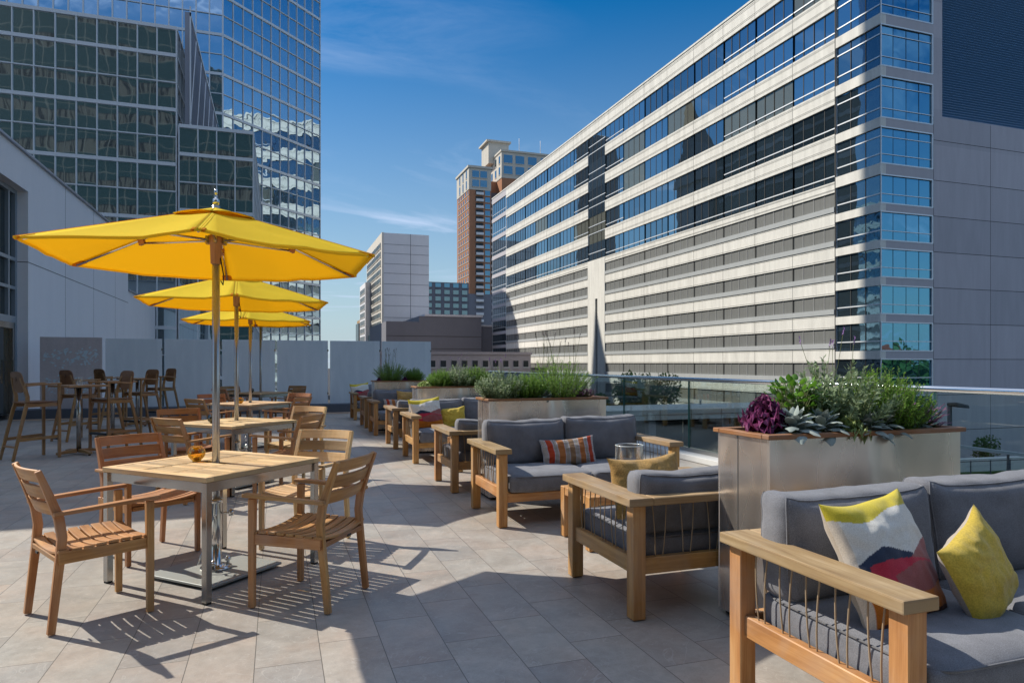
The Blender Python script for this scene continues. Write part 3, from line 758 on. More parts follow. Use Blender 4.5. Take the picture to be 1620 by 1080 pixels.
def make_hurricane(label, r=.105, h=.32, cand=True, name='hurricane_lantern', group=None):
    t = empty(name, (0, 0, 0), 0, label, 'lantern', group)
    b = MB(); b.lathe([(0, .001), (r - .008, .001), (r, .012), (r, h - .006), (r - .003, h), (r - .006, h - .006), (r - .006, .016), (0, .016)], n=36, caps=False); b.build('glass_cylinder', M['glassware'], t)
    b = MB(); c = r * .42; hc = h * .32; b.lathe([(0, .017), (c, .017), (c, .017 + hc), (c * .7, .02 + hc), (0, .012 + hc)], n=20); cd = b.build('candle', M['wax'], t)
    b = MB(); b.tube([(0, 0, .012 + hc), (.001, 0, .03 + hc)], .0015, 5); b.build('wick', M['black'], cd)
    b = MB(); b.lathe([(r + .0005, h - .004), (r + .001, h + .001), (r - .005, h + .002), (r - .0065, h - .003)], n=36, caps=False); b.build('rim', M['rimglass'], t)
    return t
M['rimglass'] = mat('glass_rim', (.55, .60, .60), .1, 0, .8)
# ------------------------------------------------------------------ plants (origin at soil level)
def leafq(b, p, d, l, w, nrm=None, fold=.0, m=0, curl=0.):
    """one pointed leaf from p along d"""
    d = d.normalized(); s = d.cross(nrm if nrm is not None else Vector((rnd.uniform(-1, 1), rnd.uniform(-1, 1), rnd.uniform(-1, 1))))
    if s.length < 1e-4: s = d.orthogonal()
    s.normalize(); up = s.cross(d)
    p1 = p + d * l * .45 + up * fold; tip = p + d * l - up * curl
    b.add([p, p1 - s * w / 2, tip, p1 + s * w / 2], [(0, 1, 2, 3)], None, m)
def rosemary(name, label, w=.22, h=.28, n=70, nd=34, mt='rosemary', cat='shrub', seed=1, nl=.026, flowers=0, lean=.5, lw=.0045):
    rr = random.Random(seed); t = empty(name, (0, 0, 0), 0, label, cat)
    lb, sb, fb = MB(), MB(), MB()
    for k in range(n):
        a = rr.random() * 6.283; q = rr.random() ** .5; hh = h * (1 - .45 * q * q) * rr.uniform(.72, 1.08)
        base = Vector((q * w * .35 * math.cos(a), q * w * .35 * math.sin(a), 0)); out = Vector((math.cos(a), math.sin(a), 0)) * q * w * lean
        bend = Vector((rr.uniform(-1, 1), rr.uniform(-1, 1), 0)) * .03
        P = lambda f: base + out * f + bend * math.sin(f * 3) + Vector((0, 0, hh * (f - .12 * f * f * q)))
        sb.tube([P(0), P(.5), P(1)], [.0028, .002, .0012], 3, caps=False)
        for i in range(nd):
            f = .12 + .88 * i / nd; p = P(f); ax = (P(min(1, f + .05)) - P(f - .05)).normalized(); b_ = rr.random() * 6.283
            o = ax.orthogonal().normalized(); o = Matrix.Rotation(b_, 3, ax) @ o
            leafq(lb, p, o * .8 + ax * rr.uniform(.3, 1.0), nl * rr.uniform(.6, 1.15) * (1.1 - .4 * f), lw * rr.uniform(.7, 1.4), ax)
    for k in range(flowers):
        a = rr.random() * 6.283; q = rr.random() ** .5; p0 = Vector((q * w * .4 * math.cos(a), q * w * .4 * math.sin(a), h * .5)); p1 = p0 + Vector((rr.uniform(-.08, .08), rr.uniform(-.08, .08), h * rr.uniform(.62, .95)))
        sb.tube([p0, p0.lerp(p1, .5) + Vector((.01, 0, 0)), p1], .0016, 3, caps=False)
        for i in range(16):
            f = i / 16; fb = fb if i else MB(); p = p1 + (p1 - p0).normalized() * (f * .05 - .01); leafq(fb, p, Vector((rr.uniform(-1, 1), rr.uniform(-1, 1), .6)), .011, .008)
        fb.build('flower_spike', M['flower' if seed % 2 else 'deadflower'], t)
    lb.build('foliage', M[mt], t); sb.build('stem', M['stemmat'], t)
    return t
def broad(name, label, mt, w=.2, h=.16, n=26, lw=.045, ll=.10, seed=1, ruff=0., cat='plant', droop=.5, rosette=True):
    """leafy plant with broad, curved leaves"""
    rr = random.Random(seed); t = empty(name, (0, 0, 0), 0, label, cat); b, sb = MB(), MB()
    for k in range(n):
        a = k * 2.399 + rr.uniform(-.3, .3); q = (k + .5) / n
        if rosette: el = R(82 - 78 * q + rr.uniform(-8, 8)); p = Vector((math.cos(a) * w * .12 * q, math.sin(a) * w * .12 * q, h * (.18 + .35 * (1 - q)))); sc = .55 + .6 * q
        else: r_ = w * .5 * rr.random() ** .5; p = Vector((r_ * math.cos(a), r_ * math.sin(a), h * rr.uniform(.25, 1) * (1 - .3 * (r_ / w)))); el = R(rr.uniform(5, 60)); sc = rr.uniform(.6, 1.1)
        d0 = Vector((math.cos(a) * math.cos(el), math.sin(a) * math.cos(el), math.sin(el))); sd = Vector((-math.sin(a), math.cos(a), 0)); l, ww = ll * sc, lw * sc
        if not rosette: sb.tube([(p.x * .25, p.y * .25, 0), (p.x * .6, p.y * .6, p.z * .6), p], .002, 3, caps=False)
        nn = 7; vs = []; fs = []; p2 = p.copy(); d = d0.copy()
        for i in range(nn):
            f = i / (nn - 1); wi = ww * (math.sin(math.pi * min(1, f * .86 + .12)) ** .8 + .02)
            up = sd.cross(d)
            for j, e in enumerate((-1, -.5, 0, .5, 1)):
                ru = ruff * (abs(e) ** 2) * math.sin(f * 15 + e * 3 + k) * ww
                vs.append(p2 + sd * e * wi / 2 + up * ((e * e) * wi * .16 + ru) + Vector((0, 0, rr.uniform(-1, 1) * .0015)))
            p2 = p2 + d * l / (nn - 1); d = (d + Vector((0, 0, -droop / (nn - 1)))).normalized()
        for i in range(nn - 1):
            for j in range(4): q_ = i * 5 + j; fs.append((q_, q_ + 1, q_ + 6, q_ + 5))
        b.add(vs, fs, None, 0, True)
    b.build('foliage', M[mt], t)
    if not rosette: sb.build('stem', M['stemmat'], t)
    else: sb.lathe([(.0, 0), (.012, 0), (.010, h * .3), (0, h * .32)], n=8); sb.build('stem', M['stemmat'], t)
    return t
def tree(name, label, loc, h, cr, ch, nleaf=3600, ls=.16, seed=3, group=None, cat='tree', lobes=9, trunk=.12):
    rr = random.Random(seed); t = empty(name, loc, 0, label, cat, group)
    b = MB(); top = h - ch * .45
    b.tube([(0, 0, 0), (.1 * cr, 0, top * .5), (0, .05 * cr, top)], [trunk, trunk * .8, trunk * .45], 8)
    centers = []
    for k in range(lobes):
        a = rr.random() * 6.283; q = rr.random() ** .6 * cr * .62; z = h - ch * rr.uniform(.22, .8); c = Vector((q * math.cos(a), q * math.sin(a), z)); centers.append((c, rr.uniform(.32, .5) * min(cr, ch)))
        b.tube([(0, 0, top * rr.uniform(.55, .95)), (c.x * .5, c.y * .5, (top * .8 + c.z) / 2), c], [trunk * .35, trunk * .25, .015], 5, caps=False)
    b.build('trunk', M['bark'], t)
    b = MB()
    for k in range(nleaf):
        c, r_ = centers[k % lobes]; d = Vector((rr.gauss(0, 1), rr.gauss(0, 1), rr.gauss(0, 1))).normalized(); p = c + d * r_ * rr.uniform(.35, 1.12) ** .7
        p += Vector((noise.noise(p * 1.3), noise.noise(p * 1.3 + Vector((9, 0, 0))), noise.noise(p * 1.3 + Vector((0, 9, 0))))) * .35 * r_
        leafq(b, p, (d + Vector((rr.uniform(-1, 1), rr.uniform(-1, 1), rr.uniform(-1, .4)))), ls * rr.uniform(.6, 1.3), ls * .6 * rr.uniform(.7, 1.2))
    b.build('crown', M['treeleaf'], t); return t

# ------------------------------------------------------------------ planter box (front left bottom corner at origin)
def make_planter(label, W=1.33, D=.43, H=1.045):
    t = empty('steel_planter', (0, 0, 0), 0, label, 'planter', 'steel planter boxes between the lounge seats')
    b = MB(); th = .012
    b.box(0, W, 0, th, .03, H - .024); b.box(0, W, D - th, D, .03, H - .024); b.box(0, th, th + .0005, D - th - .0005, .03, H - .024); b.box(W - th, W, th + .0005, D - th - .0005, .03, H - .024)
    b.box(th, W - th, th, D - th, .05, .06); b.build('box', M['planter'], t, .003)
    b = MB(); b.box(.03, W - .03, .03, D - .03, 0, .03); b.build('base', M['black'], t)
    b = MB(); b.box(-.002, -.0005, D * .58, D * .58 + .004, .032, H - .026); b.build('seam', M['joint'], t)
    b = MB(); o = .02; w = .055
    b.box(-o, W + o, -o, w - o, H - .024, H); b.box(-o, W + o, D + o - w, D + o, H - .024, H); b.box(-o, w - o, w - o + .0005, D + o - w - .0005, H - .0245, H - .0005); b.box(W + o - w, W + o, w - o + .0005, D + o - w - .0005, H - .0245, H - .0005)
    b.build('rim', M['cedar'], t, .003)
    b = MB(); n = 14; vs = []; fs = []
    for i in range(n + 1):
        for j in range(6): vs.append((.02 + (W - .04) * i / n, .02 + (D - .04) * j / 5, H - .05 + .02 * noise.noise((i * .8, j * .9, 0))))
    for i in range(n):
        for j in range(5): q = i * 6 + j; fs.append((q, q + 6, q + 7, q + 1))
    b.add(vs, fs, None, 0, True); b.build('soil', M['soil'], t)
    return t

# ------------------------------------------------------------------ facades
CAM = Vector((0, 0, 1.41))
def pick_parts(root, name, items, matl, cap=96):
    """items: (centre, MB maker); the largest seen are parts of their own, the rest one part"""
    def seen(it):
        c = it[0]; d = c - CAM; dep = d.x * .3256 + d.y * .9455
        if dep < 1: return -1
        px = 810 + 1080 * (d.x * .9455 - d.y * .3256) / dep; py = 574 - 1080 * d.z / dep
        return it[2] / dep ** 2 * (1 if -60 < px < 1680 and -60 < py < 660 else .0001)
    items = sorted(items, key=seen, reverse=True)
    for it in items[:cap]:
        b = MB(); it[1](b); b.build(name, matl, root)
    if len(items) > cap:
        b = MB()
        for it in items[cap:]: it[1](b)
        tag(b.build(name, matl, root), kind='stuff')
def glass_cell(o, u, v, w, h, rr, bulge=.0):
    """one pane: origin, unit u, unit v; slightly tilted"""
    nrm = u.cross(v); a, c = rr.uniform(-.0035, .0035), rr.uniform(-.0035, .0035)
    def f(b):
        P = lambda i, j: o + u * (w * i) + v * (h * j) + nrm * ((i - .5) * w * a + (j - .5) * h * c)
        b.add([P(0, 0), P(1, 0), P(1, 1), P(0, 1)], [(0, 1, 2, 3)])
    return (o + u * w / 2 + v * h / 2, f, w * h)
def curtain_wall(root, o, u, ncol, cw, zs, thick, fr, glass, cap, rr, fw=.05, proud=.09):
    """grid wall from origin o along u; zs = list of row levels; thick[i] = half height of the bar at zs[i]"""
    o, u = Vector(o), Vector(u).normalized(); v = Vector((0, 0, 1)); nrm = u.cross(v)
    it = []
    for i in range(ncol):
        for k in range(len(zs) - 1):
            it.append(glass_cell(o + u * (i * cw + .01) + v * (zs[k] - o.z + .01), u, v, cw - .02, zs[k + 1] - zs[k] - .02, rr))
    pick_parts(root, 'window', it, glass, cap)
    b = MB(); W = ncol * cw
    for z, t in zip(zs, thick): b.obox(o + u * W / 2 + v * (z - o.z) + nrm * (proud / 2), u * W / 2, nrm * proud / 2, v * t)
    for i in range(ncol + 1): b.obox(o + u * (i * cw) + v * ((zs[0] + zs[-1]) / 2 - o.z) + nrm * (proud / 2 - .006), u * fw, nrm * (proud / 2 - .004), v * ((zs[-1] - zs[0]) / 2))
    b.build('mullion_grid', fr, root)
def city_block(name, label, x0, x1, y0, y1, z0, z1, wall, group=None, cat='building'):
    t = empty(name, ((x0 + x1) / 2, (y0 + y1) / 2, z0), 0, label, cat, group)
    return t
def wbox(b, t, x0, x1, y0, y1, z0, z1, m=0):
    """world box into a part of t (t is not rotated)"""
    l = t.location; b.box(x0 - l.x, x1 - l.x, y0 - l.y, y1 - l.y, z0 - l.z, z1 - l.z, m)
# ================================================================== camera and light
H = 1.41
cam = bpy.data.cameras.new('camera'); co = bpy.data.objects.new('camera', cam); C.objects.link(co); scene.camera = co
co.location = (0, 0, H); yaw = math.atan((810 - 438.5) / 1080); co.rotation_euler = (R(90), 0, -yaw)
cam.sensor_width = 36; cam.lens = 24; cam.shift_y = 34.5 / 1620; cam.clip_start = .05; cam.clip_end = 3000
cy, sy_ = math.cos(yaw), math.sin(yaw)
def world_at(px, Y):                     # X of the point at depth Y on the pixel column (site survey from the photo)
    q = (px - 810) / 1080; return Y * (q * cy + sy_) / (-q * sy_ + cy)
SUN_EL, SUN_AZ = 41.0, -45.5             # degrees; azimuth from +Y, negative to the left
sd = Vector((math.sin(R(SUN_AZ)) * math.cos(R(SUN_EL)), math.cos(R(SUN_AZ)) * math.cos(R(SUN_EL)), math.sin(R(SUN_EL))))
sun = bpy.data.lights.new('sun', 'SUN'); so_ = bpy.data.objects.new('sun', sun); C.objects.link(so_)
sun.energy = SUN_E; sun.angle = R(.5); sun.color = (1, .93, .82); so_.rotation_euler = (-sd).to_track_quat('-Z', 'Y').to_euler()
w = bpy.data.worlds.new('World'); scene.world = w; w.use_nodes = True; nt = w.node_tree
class _W: node_tree = nt
bg = nt.nodes['Background']; sk = nt.nodes.new('ShaderNodeTexSky'); sk.sky_type = 'NISHITA'; sk.sun_disc = False
sk.sun_elevation = R(SUN_EL); sk.sun_rotation = R(SUN_AZ); sk.air_density = 1.0; sk.dust_density = .05; sk.ozone_density = 2.0; sk.altitude = 600
# thin cirrus: noise on the sky direction, white where it is thick
tcw = nt.nodes.new('ShaderNodeTexCoord'); sep = nt.nodes.new('ShaderNodeSeparateXYZ'); nt.links.new(tcw.outputs['Generated'], sep.inputs[0])
zc = math_(_W, 'MAXIMUM', math_(_W, 'ADD', sep.outputs[2], .10), .08)
cxy = nt.nodes.new('ShaderNodeCombineXYZ'); nt.links.new(math_(_W, 'DIVIDE', sep.outputs[0], zc), cxy.inputs[0]); nt.links.new(math_(_W, 'DIVIDE', sep.outputs[1], zc), cxy.inputs[1])
mp = nt.nodes.new('ShaderNodeMapping'); nt.links.new(cxy.outputs[0], mp.inputs[0]); mp.inputs['Scale'].default_value = (.55, 1.25, 1); mp.inputs['Rotation'].default_value = (0, 0, R(28)); mp.inputs['Location'].default_value = CLOUD_OFF
cn_ = nz(_W, mp.outputs[0], 1.1, 9, .62, 1.6); cb = nz(_W, mp.outputs[0], .55, 2, .5)
cm = math_(_W, 'MULTIPLY', math_(_W, 'MULTIPLY', math_(_W, 'MAXIMUM', math_(_W, 'SUBTRACT', cn_, .51), 0.), 4.6), math_(_W, 'MAXIMUM', math_(_W, 'MULTIPLY', math_(_W, 'SUBTRACT', cb, .42), 6), 0.))
cm = math_(_W, 'MINIMUM', cm, .72)
hsv = nt.nodes.new('ShaderNodeHueSaturation'); hsv.inputs['Saturation'].default_value = SKY_SAT; nt.links.new(sk.outputs[0], hsv.inputs['Color'])
fill_veil = math_(_W, 'MULTIPLY', math_(_W, 'MINIMUM', math_(_W, 'MAXIMUM', math_(_W, 'MULTIPLY', math_(_W, 'SUBTRACT', math_(_W, 'SUBTRACT', math_(_W, 'SUBTRACT', sep.outputs[2], math_(_W, 'MULTIPLY', sep.outputs[1], .12)), math_(_W, 'MULTIPLY', sep.outputs[0], .05)), .50), 5.0), 0.), 1.), math_(_W, 'MINIMUM', math_(_W, 'MAXIMUM', math_(_W, 'MULTIPLY', math_(_W, 'SUBTRACT', cn_, .30), 4.0), 0.15), 1.))  # bright cloud cover added out of view, high and behind camera, fills shade
tint = mixc(_W, 1.0, hsv.outputs[0], SKY_TINT, 'MULTIPLY')
hz_ = math_(_W, 'POWER', math_(_W, 'MINIMUM', math_(_W, 'MAXIMUM', math_(_W, 'MULTIPLY', math_(_W, 'SUBTRACT', .5, sep.outputs[2]), 2.0), 0.), 1.), 1.5)
tint = mixc(_W, hz_, tint, (4.4, 5.3, 6.0))
skc = mixc(_W, math_(_W, 'MAXIMUM', cm, fill_veil), tint, (6.1, 7.2, 9.5))
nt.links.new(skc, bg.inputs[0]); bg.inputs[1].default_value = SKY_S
vs_ = scene.view_settings; vs_.view_transform = 'Standard'; vs_.look = 'None'; vs_.exposure = EXPO; vs_.gamma = 1; vs_.use_curve_mapping = False
scene.cycles.use_denoising = True; scene.cycles.max_bounces = 8; scene.cycles.transparent_max_bounces = 16; scene.cycles.caustics_reflective = False; scene.cycles.caustics_refractive = False
scene.cycles.sample_clamp_indirect = 6

# ================================================================== ground and terrace
GZ = -7.2
b = MB(); b.quad((-700, -400, GZ), (900, -400, GZ), (900, 1200, GZ), (-700, 1200, GZ)); tag(b.build('street', M['asphalt']), kind='structure')
b = MB(); b.box(-8, 6.02, -7, 21.5, -.4, 0); tag(b.build('terrace_floor', M['paving']), kind='structure')
b = MB(); b.box(5.62, 6.02, -7, 20.2, .004, .085); tag(b.build('kerb_ledge', M['whitestone'], None, .005), kind='structure')
b = MB(); b.box(-6.2, 5.6, 19.93, 20.6, .004, .25); tag(b.build('kerb', M['kerb'], None, .005), kind='structure')
b = MB(); b.box(-6.2, 5.6, 19.70, 19.92, .004, .022); tag(b.build('kerb_strip', M['sandstrip']), kind='structure')
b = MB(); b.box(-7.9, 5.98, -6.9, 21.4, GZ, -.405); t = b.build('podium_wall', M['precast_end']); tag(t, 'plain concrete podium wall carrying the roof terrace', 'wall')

# glass balustrade along the street side
t = empty('glass_railing', (5.9, 0, 0), 0, 'frameless glass railing with round steel top rail along the terrace edge', 'railing')
js = [4.81 + 2.05 * k for k in range(-5, 8)]
for y0, y1 in zip(js, js[1:]):
    b = MB(); b.box(-.007, .007, y0 + .012, y1 - .012, .05, 1.145); g = b.build('glass_pane', M['railglass'], t)
    e = MB(); e.box(-.008, .008, y1 - .0118, y1 - .008, .05, 1.145); e.build('pane_edge', M['glassedge'], g); e = MB(); e.box(-.008, .008, y0 + .008, y0 + .0118, .05, 1.145); e.build('pane_edge', M['glassedge'], g)
b = MB(); b.tube([(0, -5.5, 1.168), (0, 8, 1.168), (0, 19.2, 1.168)], .030, 14); b.build('handrail', M['chrome'], t)
b = MB(); b.box(-.035, .035, -5.5, 19.3, .086, .14); b.build('base_shoe', M['steel'], t)

# frosted glass wind screens
xs = [-4.27, -2.88, -1.46, -.03, 1.41, 2.89, 4.42]
lab = ['frosted glass screen behind the bar stools, beside the bronze cut panel', 'frosted glass screen just past the white wall, behind the bar tables', 'frosted glass screen behind the first umbrella pole', 'frosted glass screen behind the last dining table', 'frosted glass screen at the open floor between tables and sofas', 'frosted glass screen at the far planter, where the row of screens ends']
for (a, c), l_ in zip(zip(xs, xs[1:]), lab):
    t = empty('glass_screen', ((a + c) / 2, 20.3, 0), 0, l_, 'screen', 'frosted glass screens along the far edge'); hw = (c - a) / 2
    b = MB(); b.box(-hw + .03, hw - .03, -.008, .008, .255, 2.06); b.build('glass_pane', M['frost'], t, .002)
    for z in (.55, 1.78):
        b = MB(); b.box(hw - .045, hw - .012, -.02, .02, z - .03, z + .03); b.build('clip', M['steel'], t, .003)
# laser-cut panel
t = empty('cut_metal_panel', (-4.98, 20.2, 0), 0, 'weathered bronze panel with cut-out shards standing beside the white wall', 'panel')
b = MB(); b.box(-.69, .69, -.012, .012, .255, 2.08); b.build('plate', M['cutpanel'], t, .002)
rr = random.Random(5); b = MB()
for (zc, hh, n) in ((1.56, .24, 95), (.90, .22, 80)):
    for k in range(n):
        x, z = rr.uniform(-.60, .60), zc + rr.gauss(0, .5) * hh + .05 * math.sin(k); a = rr.gauss(.5, .9); s1, s2 = rr.uniform(.015, .085), rr.uniform(.008, .03)
        if abs(z - zc) > hh * 1.15: continue
        ca, sa = math.cos(a), math.sin(a); y = -.0145 - .00001 * k; pts = [(-s1, 0), (s1 * rr.uniform(-.3, .3), -s2), (s1, rr.uniform(-.3, .3) * s2), (rr.uniform(-.2, .5) * s1, s2)]
        b.add([(x + p * ca - q * sa, y, z + p * sa + q * ca) for p, q in pts], [(0, 1, 2, 3)])
b.build('cut_pattern', M['cutback'], t)

# ================================================================== white terrace building (left)
XW = -6.13; TOP = 6.86; Yj = 20.9
t = empty('terrace_building', (XW, 12.4, 0), 0, 'pale stucco building with recessed dark glazing beside the bar tables', 'building')
def tb(name, m, *boxes, bevel=0):
    b = MB()
    for q in boxes: wbox(b, t, *q)
    return b.build(name, m, t, bevel)
Yf, Yl = 33.5, 40.5
tb('wall', M['stucco'], (XW - 14, XW, Yj, Yf, .12, TOP - .08), (XW - 14, XW, 12.4, Yj - .0005, 5.87, TOP - .08), (XW - 14, XW, 12.4, 14.0, .0, 5.8695), (XW - 14, XW - .5, 14.0005, Yj - .0005, .0, 5.8695), (XW - 14, XW - .001, Yf + .0005, Yl, GZ, 4.55))
tb('coping', M['coping'], (XW - 14.05, XW + .06, 12.35, Yf + .05, TOP - .0795, TOP), (XW - 14.05, XW + .06, Yf + .0505, Yl + .05, 4.5505, 4.63), bevel=.01)
tb('base_trim', M['kerb'], (XW - .02, XW + .03, Yj + .001, Yf, .004, .12))
tb('wall_joint', M['joint'], (XW - .01, XW + .0035, Yj, Yf, 4.03, 4.048), (XW - .33, XW - .001, Yj - .0035, Yj + .001, 4.03, 4.048), *[(XW - .01, XW + .003, y, y + .012, .13, TOP - .09) for y in (24.2, 27.6, 31.0)])
fr = tb('window', M['doorglass'], (XW - .45, XW - .33, 14.0, Yj - .001, 2.62, 5.868))
b = MB()
for z0, z1 in ((2.45, 2.6195), (3.30, 3.38), (4.03, 4.12), (5.76, 5.8685)): wbox(b, t, XW - .33, XW - .24, 14.0, Yj - .14, z0, z1)
for y in (14.02, 15.9, 18.2, 20.3): wbox(b, t, XW - .328, XW - .245, y, y + .09, 2.62, 5.759)
wbox(b, t, XW - .33, XW - .24, Yj - .139, Yj - .002, .002, 5.868); b.build('window_frame', M['blueframe'], t).location = (0, 0, 0)
d_ = tb('door', M['doorglass'], (XW - .45, XW - .35, 14.0, Yj - .001, .03, 2.449))
b = MB()
for y in (14.02, 16.1, 18.2, 19.4, 20.62): wbox(b, t, XW - .349, XW - .25, y, y + .11, .13, 2.30)
wbox(b, t, XW - .349, XW - .255, 14.0, Yj - .14, 2.301, 2.449); wbox(b, t, XW - .349, XW - .255, 14.0, Yj - .14, .004, .129); b.build('door_frame', M['steel'], t)
b = MB(); wbox(b, t, XW - .25, XW - .21, 20.55, 20.58, .9, 1.5); b.build('handle', M['chrome'], t)

# ================================================================== right office building
XB, YC = 47.2, 43.5
t = empty('office_building', (XB, YC, GZ), 0, 'long striped office block with glass corner rising above its garage floors', 'building')
bays = [48.4, 53.7, 59.2, 64.6, 70.3, 76.2, 82.0, 88.0, 93.7, 99.7, 105.4, 111.5, 117.5, 123.5, 129.4, 135.3, 141.3]; YE = 151.5
off = [17.65 + 4.27 * k for k in range(5)]; wh = 2.64
gar = [16.7 - 3.05 * k for k in range(8)]; ROOF = 39.4
b = MB(); wbox(b, t, XB + .6, XB + 45, YC + .5, YE - .5, GZ, ROOF - 1); b.build('core_wall', M['precast_dark'], t)
def ob(name, m, boxes, bevel=0):
    b = MB()
    for q in boxes: wbox(b, t, *q)
    return b.build(name, m, t, bevel)
sp = []; gv = []
lev = [(16.7 + .0, off[0])] + [(off[k] + wh, off[k + 1]) for k in range(4)] + [(off[4] + wh, ROOF)]
st0, st1 = 93.7, 99.7                                              # dark stair bay
def spans(y0, y1, cut): return [(y0, st0), (st1, y1)] if cut else [(y0, y1)]
for k, (z0, z1) in enumerate(lev):
    for a, c in spans(48.4, 141.3, 0 < k < 6 and k != 5): sp.append((XB, XB + .6, a, c, z0, z1))
    hgt = z1 - z0
    for f in (.22, .30, .80, .88):
        for a, c in spans(48.4, 141.3, 0 < k < 5): gv.append((XB - .02, XB + .3, a + .02, c - .02, z0 + hgt * f - .02, z0 + hgt * f + .02))
for z in gar: 
    for a, c in ((48.4, st0), (st1, 141.3)):
        sp.append((XB, XB + .6, a, c, z - 3.05, z - 1.76)); gv.append((XB - .02, XB + .3, a + .02, c - .02, z - 1.92, z - 1.88)); gv.append((XB - .02, XB + .3, a + .02, c - .02, z - 2.92, z - 2.88))
[ob('spandrel', M['precast'], [q]) for q in sp]; ob('groove', M['precast_dark'], gv)
led = []
for z in gar:
    for a, c in ((48.4, st0), (st1, 141.3)): led.append((XB - .08, XB + .5, a + .005, c - .005, z - 1.7595, z - 1.30))
[ob('ledge', M['ledge'], [q]) for q in led]
gi = []
def gpanel(y0, y1, z):
    def f(b):
        n = max(2, round((y1 - y0) / 1.4)); wbox(b, t, XB + .12, XB + .3, y0, y1, z - 1.2995, z - .0005)
        for i in range(n + 1): y = y0 + (y1 - y0) * i / n; wbox(b, t, XB + .085, XB + .119, y - .03, y + .03, z - 1.299, z - .001, 1)
    return (Vector((XB, (y0 + y1) / 2, z - .65)), f, (y1 - y0) * 1.3 * .5)
for z in gar:
    for y0, y1 in zip(bays, bays[1:]):
        if y0 == st0: continue
        gi.append(gpanel(y0, y1, z))
pick_parts(t, 'garage_screen', gi, [M['garage'], M['garage_line']], 97)
wi = []; rr = random.Random(11)
def win_x(y0, y1, z0, z1, tr=()):
    """window in the long facade, seen from -X"""
    def f(b):
        l = t.location; a, c = rr.uniform(-.004, .004), rr.uniform(-.004, .004); x = XB + .16 - l.x
        P = lambda y, z: (x + (y - y0) * a + (z - z0) * c, y - l.y, z - l.z)
        b.add([P(y1, z0), P(y0, z0), P(y0, z1), P(y1, z1)], [(0, 1, 2, 3)])
        n = max(2, round((y1 - y0) / 1.45))
        for i in range(1, n): y = y0 + (y1 - y0) * i / n; wbox(b, t, XB + .12, XB + .152, y - .03, y + .03, z0, z1, 2)
        for z in tr: wbox(b, t, XB + .10, XB + .152, y0, y1, z - .05, z + .05, 1)
        for y in (y0, y1): wbox(b, t, XB + .09, XB + .15, y - .05, y + .05, z0 + .001, z1 - .001, 1)
    return (Vector((XB, (y0 + y1) / 2, (z0 + z1) / 2)), f, (y1 - y0) * (z1 - z0) * .5)
for k, z in enumerate(off):
    for y0, y1 in zip(bays, bays[1:]):
        if y0 == st0: continue
        wi.append(win_x(y0, y1, z, z + wh, (z + .55,) if k in (0,) or y0 < 60 or y0 in (88.0, 99.7) else ()))
    if k: wi.append(win_x(st0, st1, off[k] - 1.55, off[k] + wh + .05, (off[k], off[k] + 1.2)))
wi.append(win_x(st0, st1, off[0], off[0] + wh + .05, (off[0] + 1.2,)))
crow = [(z, z + 3.0 + (.4 if i else 0), .8) for i, z in enumerate((18.0, 21.8, 26.1, 30.4, 34.7))] + [(17.06 - 3.06 * k - 2.36, 17.06 - 3.06 * k, 0) for k in range(8)]
for z0, z1, q in crow: wi.append(win_x(YC + .05, 48.31, z0, z1, (z0 + .8, z1 - .75) if q else (z0 + .8,)))
for z0, z1, q in crow: wi.append(win_x(141.4, YE, z0, z1, (z0 + .8,)))
wz = []
def win_y(x0, x1, z0, z1, tr=()):
    def f(b):
        l = t.location; a, c = rr.uniform(-.003, .003), rr.uniform(-.003, .003); n = 4; w = (x1 - x0) / n
        for i in range(n):
            a, c = rr.uniform(-.003, .003), rr.uniform(-.003, .003); P = lambda x, z: (x - l.x, YC + .12 - l.y + (x - x0) * a * .3 + (z - z0) * c, z - l.z)
            b.add([P(x0 + i * w, z0), P(x0 + (i + 1) * w, z0), P(x0 + (i + 1) * w, z1), P(x0 + i * w, z1)], [(0, 1, 2, 3)])
        for i in range(1, n): x = x0 + w * i; wbox(b, t, x - .015, x + .015, YC + .10, YC + .116, z0, z1, 2)
        for z in tr: wbox(b, t, x0, x1, YC + .06, YC + .112, z - .03, z + .03, 1)
        for z in (z0, z1): wbox(b, t, x0, x1, YC - .02, YC + .10, z - .05, z + .05, 1)
        wbox(b, t, x1 - .06, x1 + .06, YC - .021, YC + .10, z0, z1, 1)
    return (Vector(((x0 + x1) / 2, YC, (z0 + z1) / 2)), f, (x1 - x0) * (z1 - z0))
for z0, z1, q in crow: wz.append(win_y(XB + .06, 53.0, z0, z1, (z0 + .8, z1 - .75) if q else (z0 + .8,)))
OM = [M['officeglass'], M['whiteframe'], M['joint']]
nw = 97 - len(wz)
pick_parts(t, 'window', wi, OM, nw)
pick_parts(t, 'window', wz, [M['cornerglass'], M['whiteframe'], M['joint']], 99)
# corner spandrels
zz = sorted(crow); cs = []; ce = []
edges = [GZ] + [q for r_ in zz for q in r_[:2]] + [ROOF]
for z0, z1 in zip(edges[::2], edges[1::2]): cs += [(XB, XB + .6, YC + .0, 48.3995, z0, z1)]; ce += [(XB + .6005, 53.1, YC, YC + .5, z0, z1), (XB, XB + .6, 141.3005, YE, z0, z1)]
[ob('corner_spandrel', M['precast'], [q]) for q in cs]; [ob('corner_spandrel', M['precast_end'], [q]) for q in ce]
ob('stair_panel', M['precast'], [(XB - .05, XB + .6, st0 + .001, 96.2, GZ, 17.649), (XB - .05, XB + .6, 97.0, st1 - .001, GZ, 17.649), (XB - .05, XB + .6, 96.2005, 96.9995, 11.5, 17.649)])
ob('stair_slit', M['joint'], [(XB + .2, XB + .59, 96.2005, 96.9995, GZ, 11.499)])
ob('end_wall', M['endpanel'], [(53.1005, 54.1, YC, YC + .6, GZ, ROOF + .2), (54.1005, 92, YC, YC + .6, GZ, 22.6)])
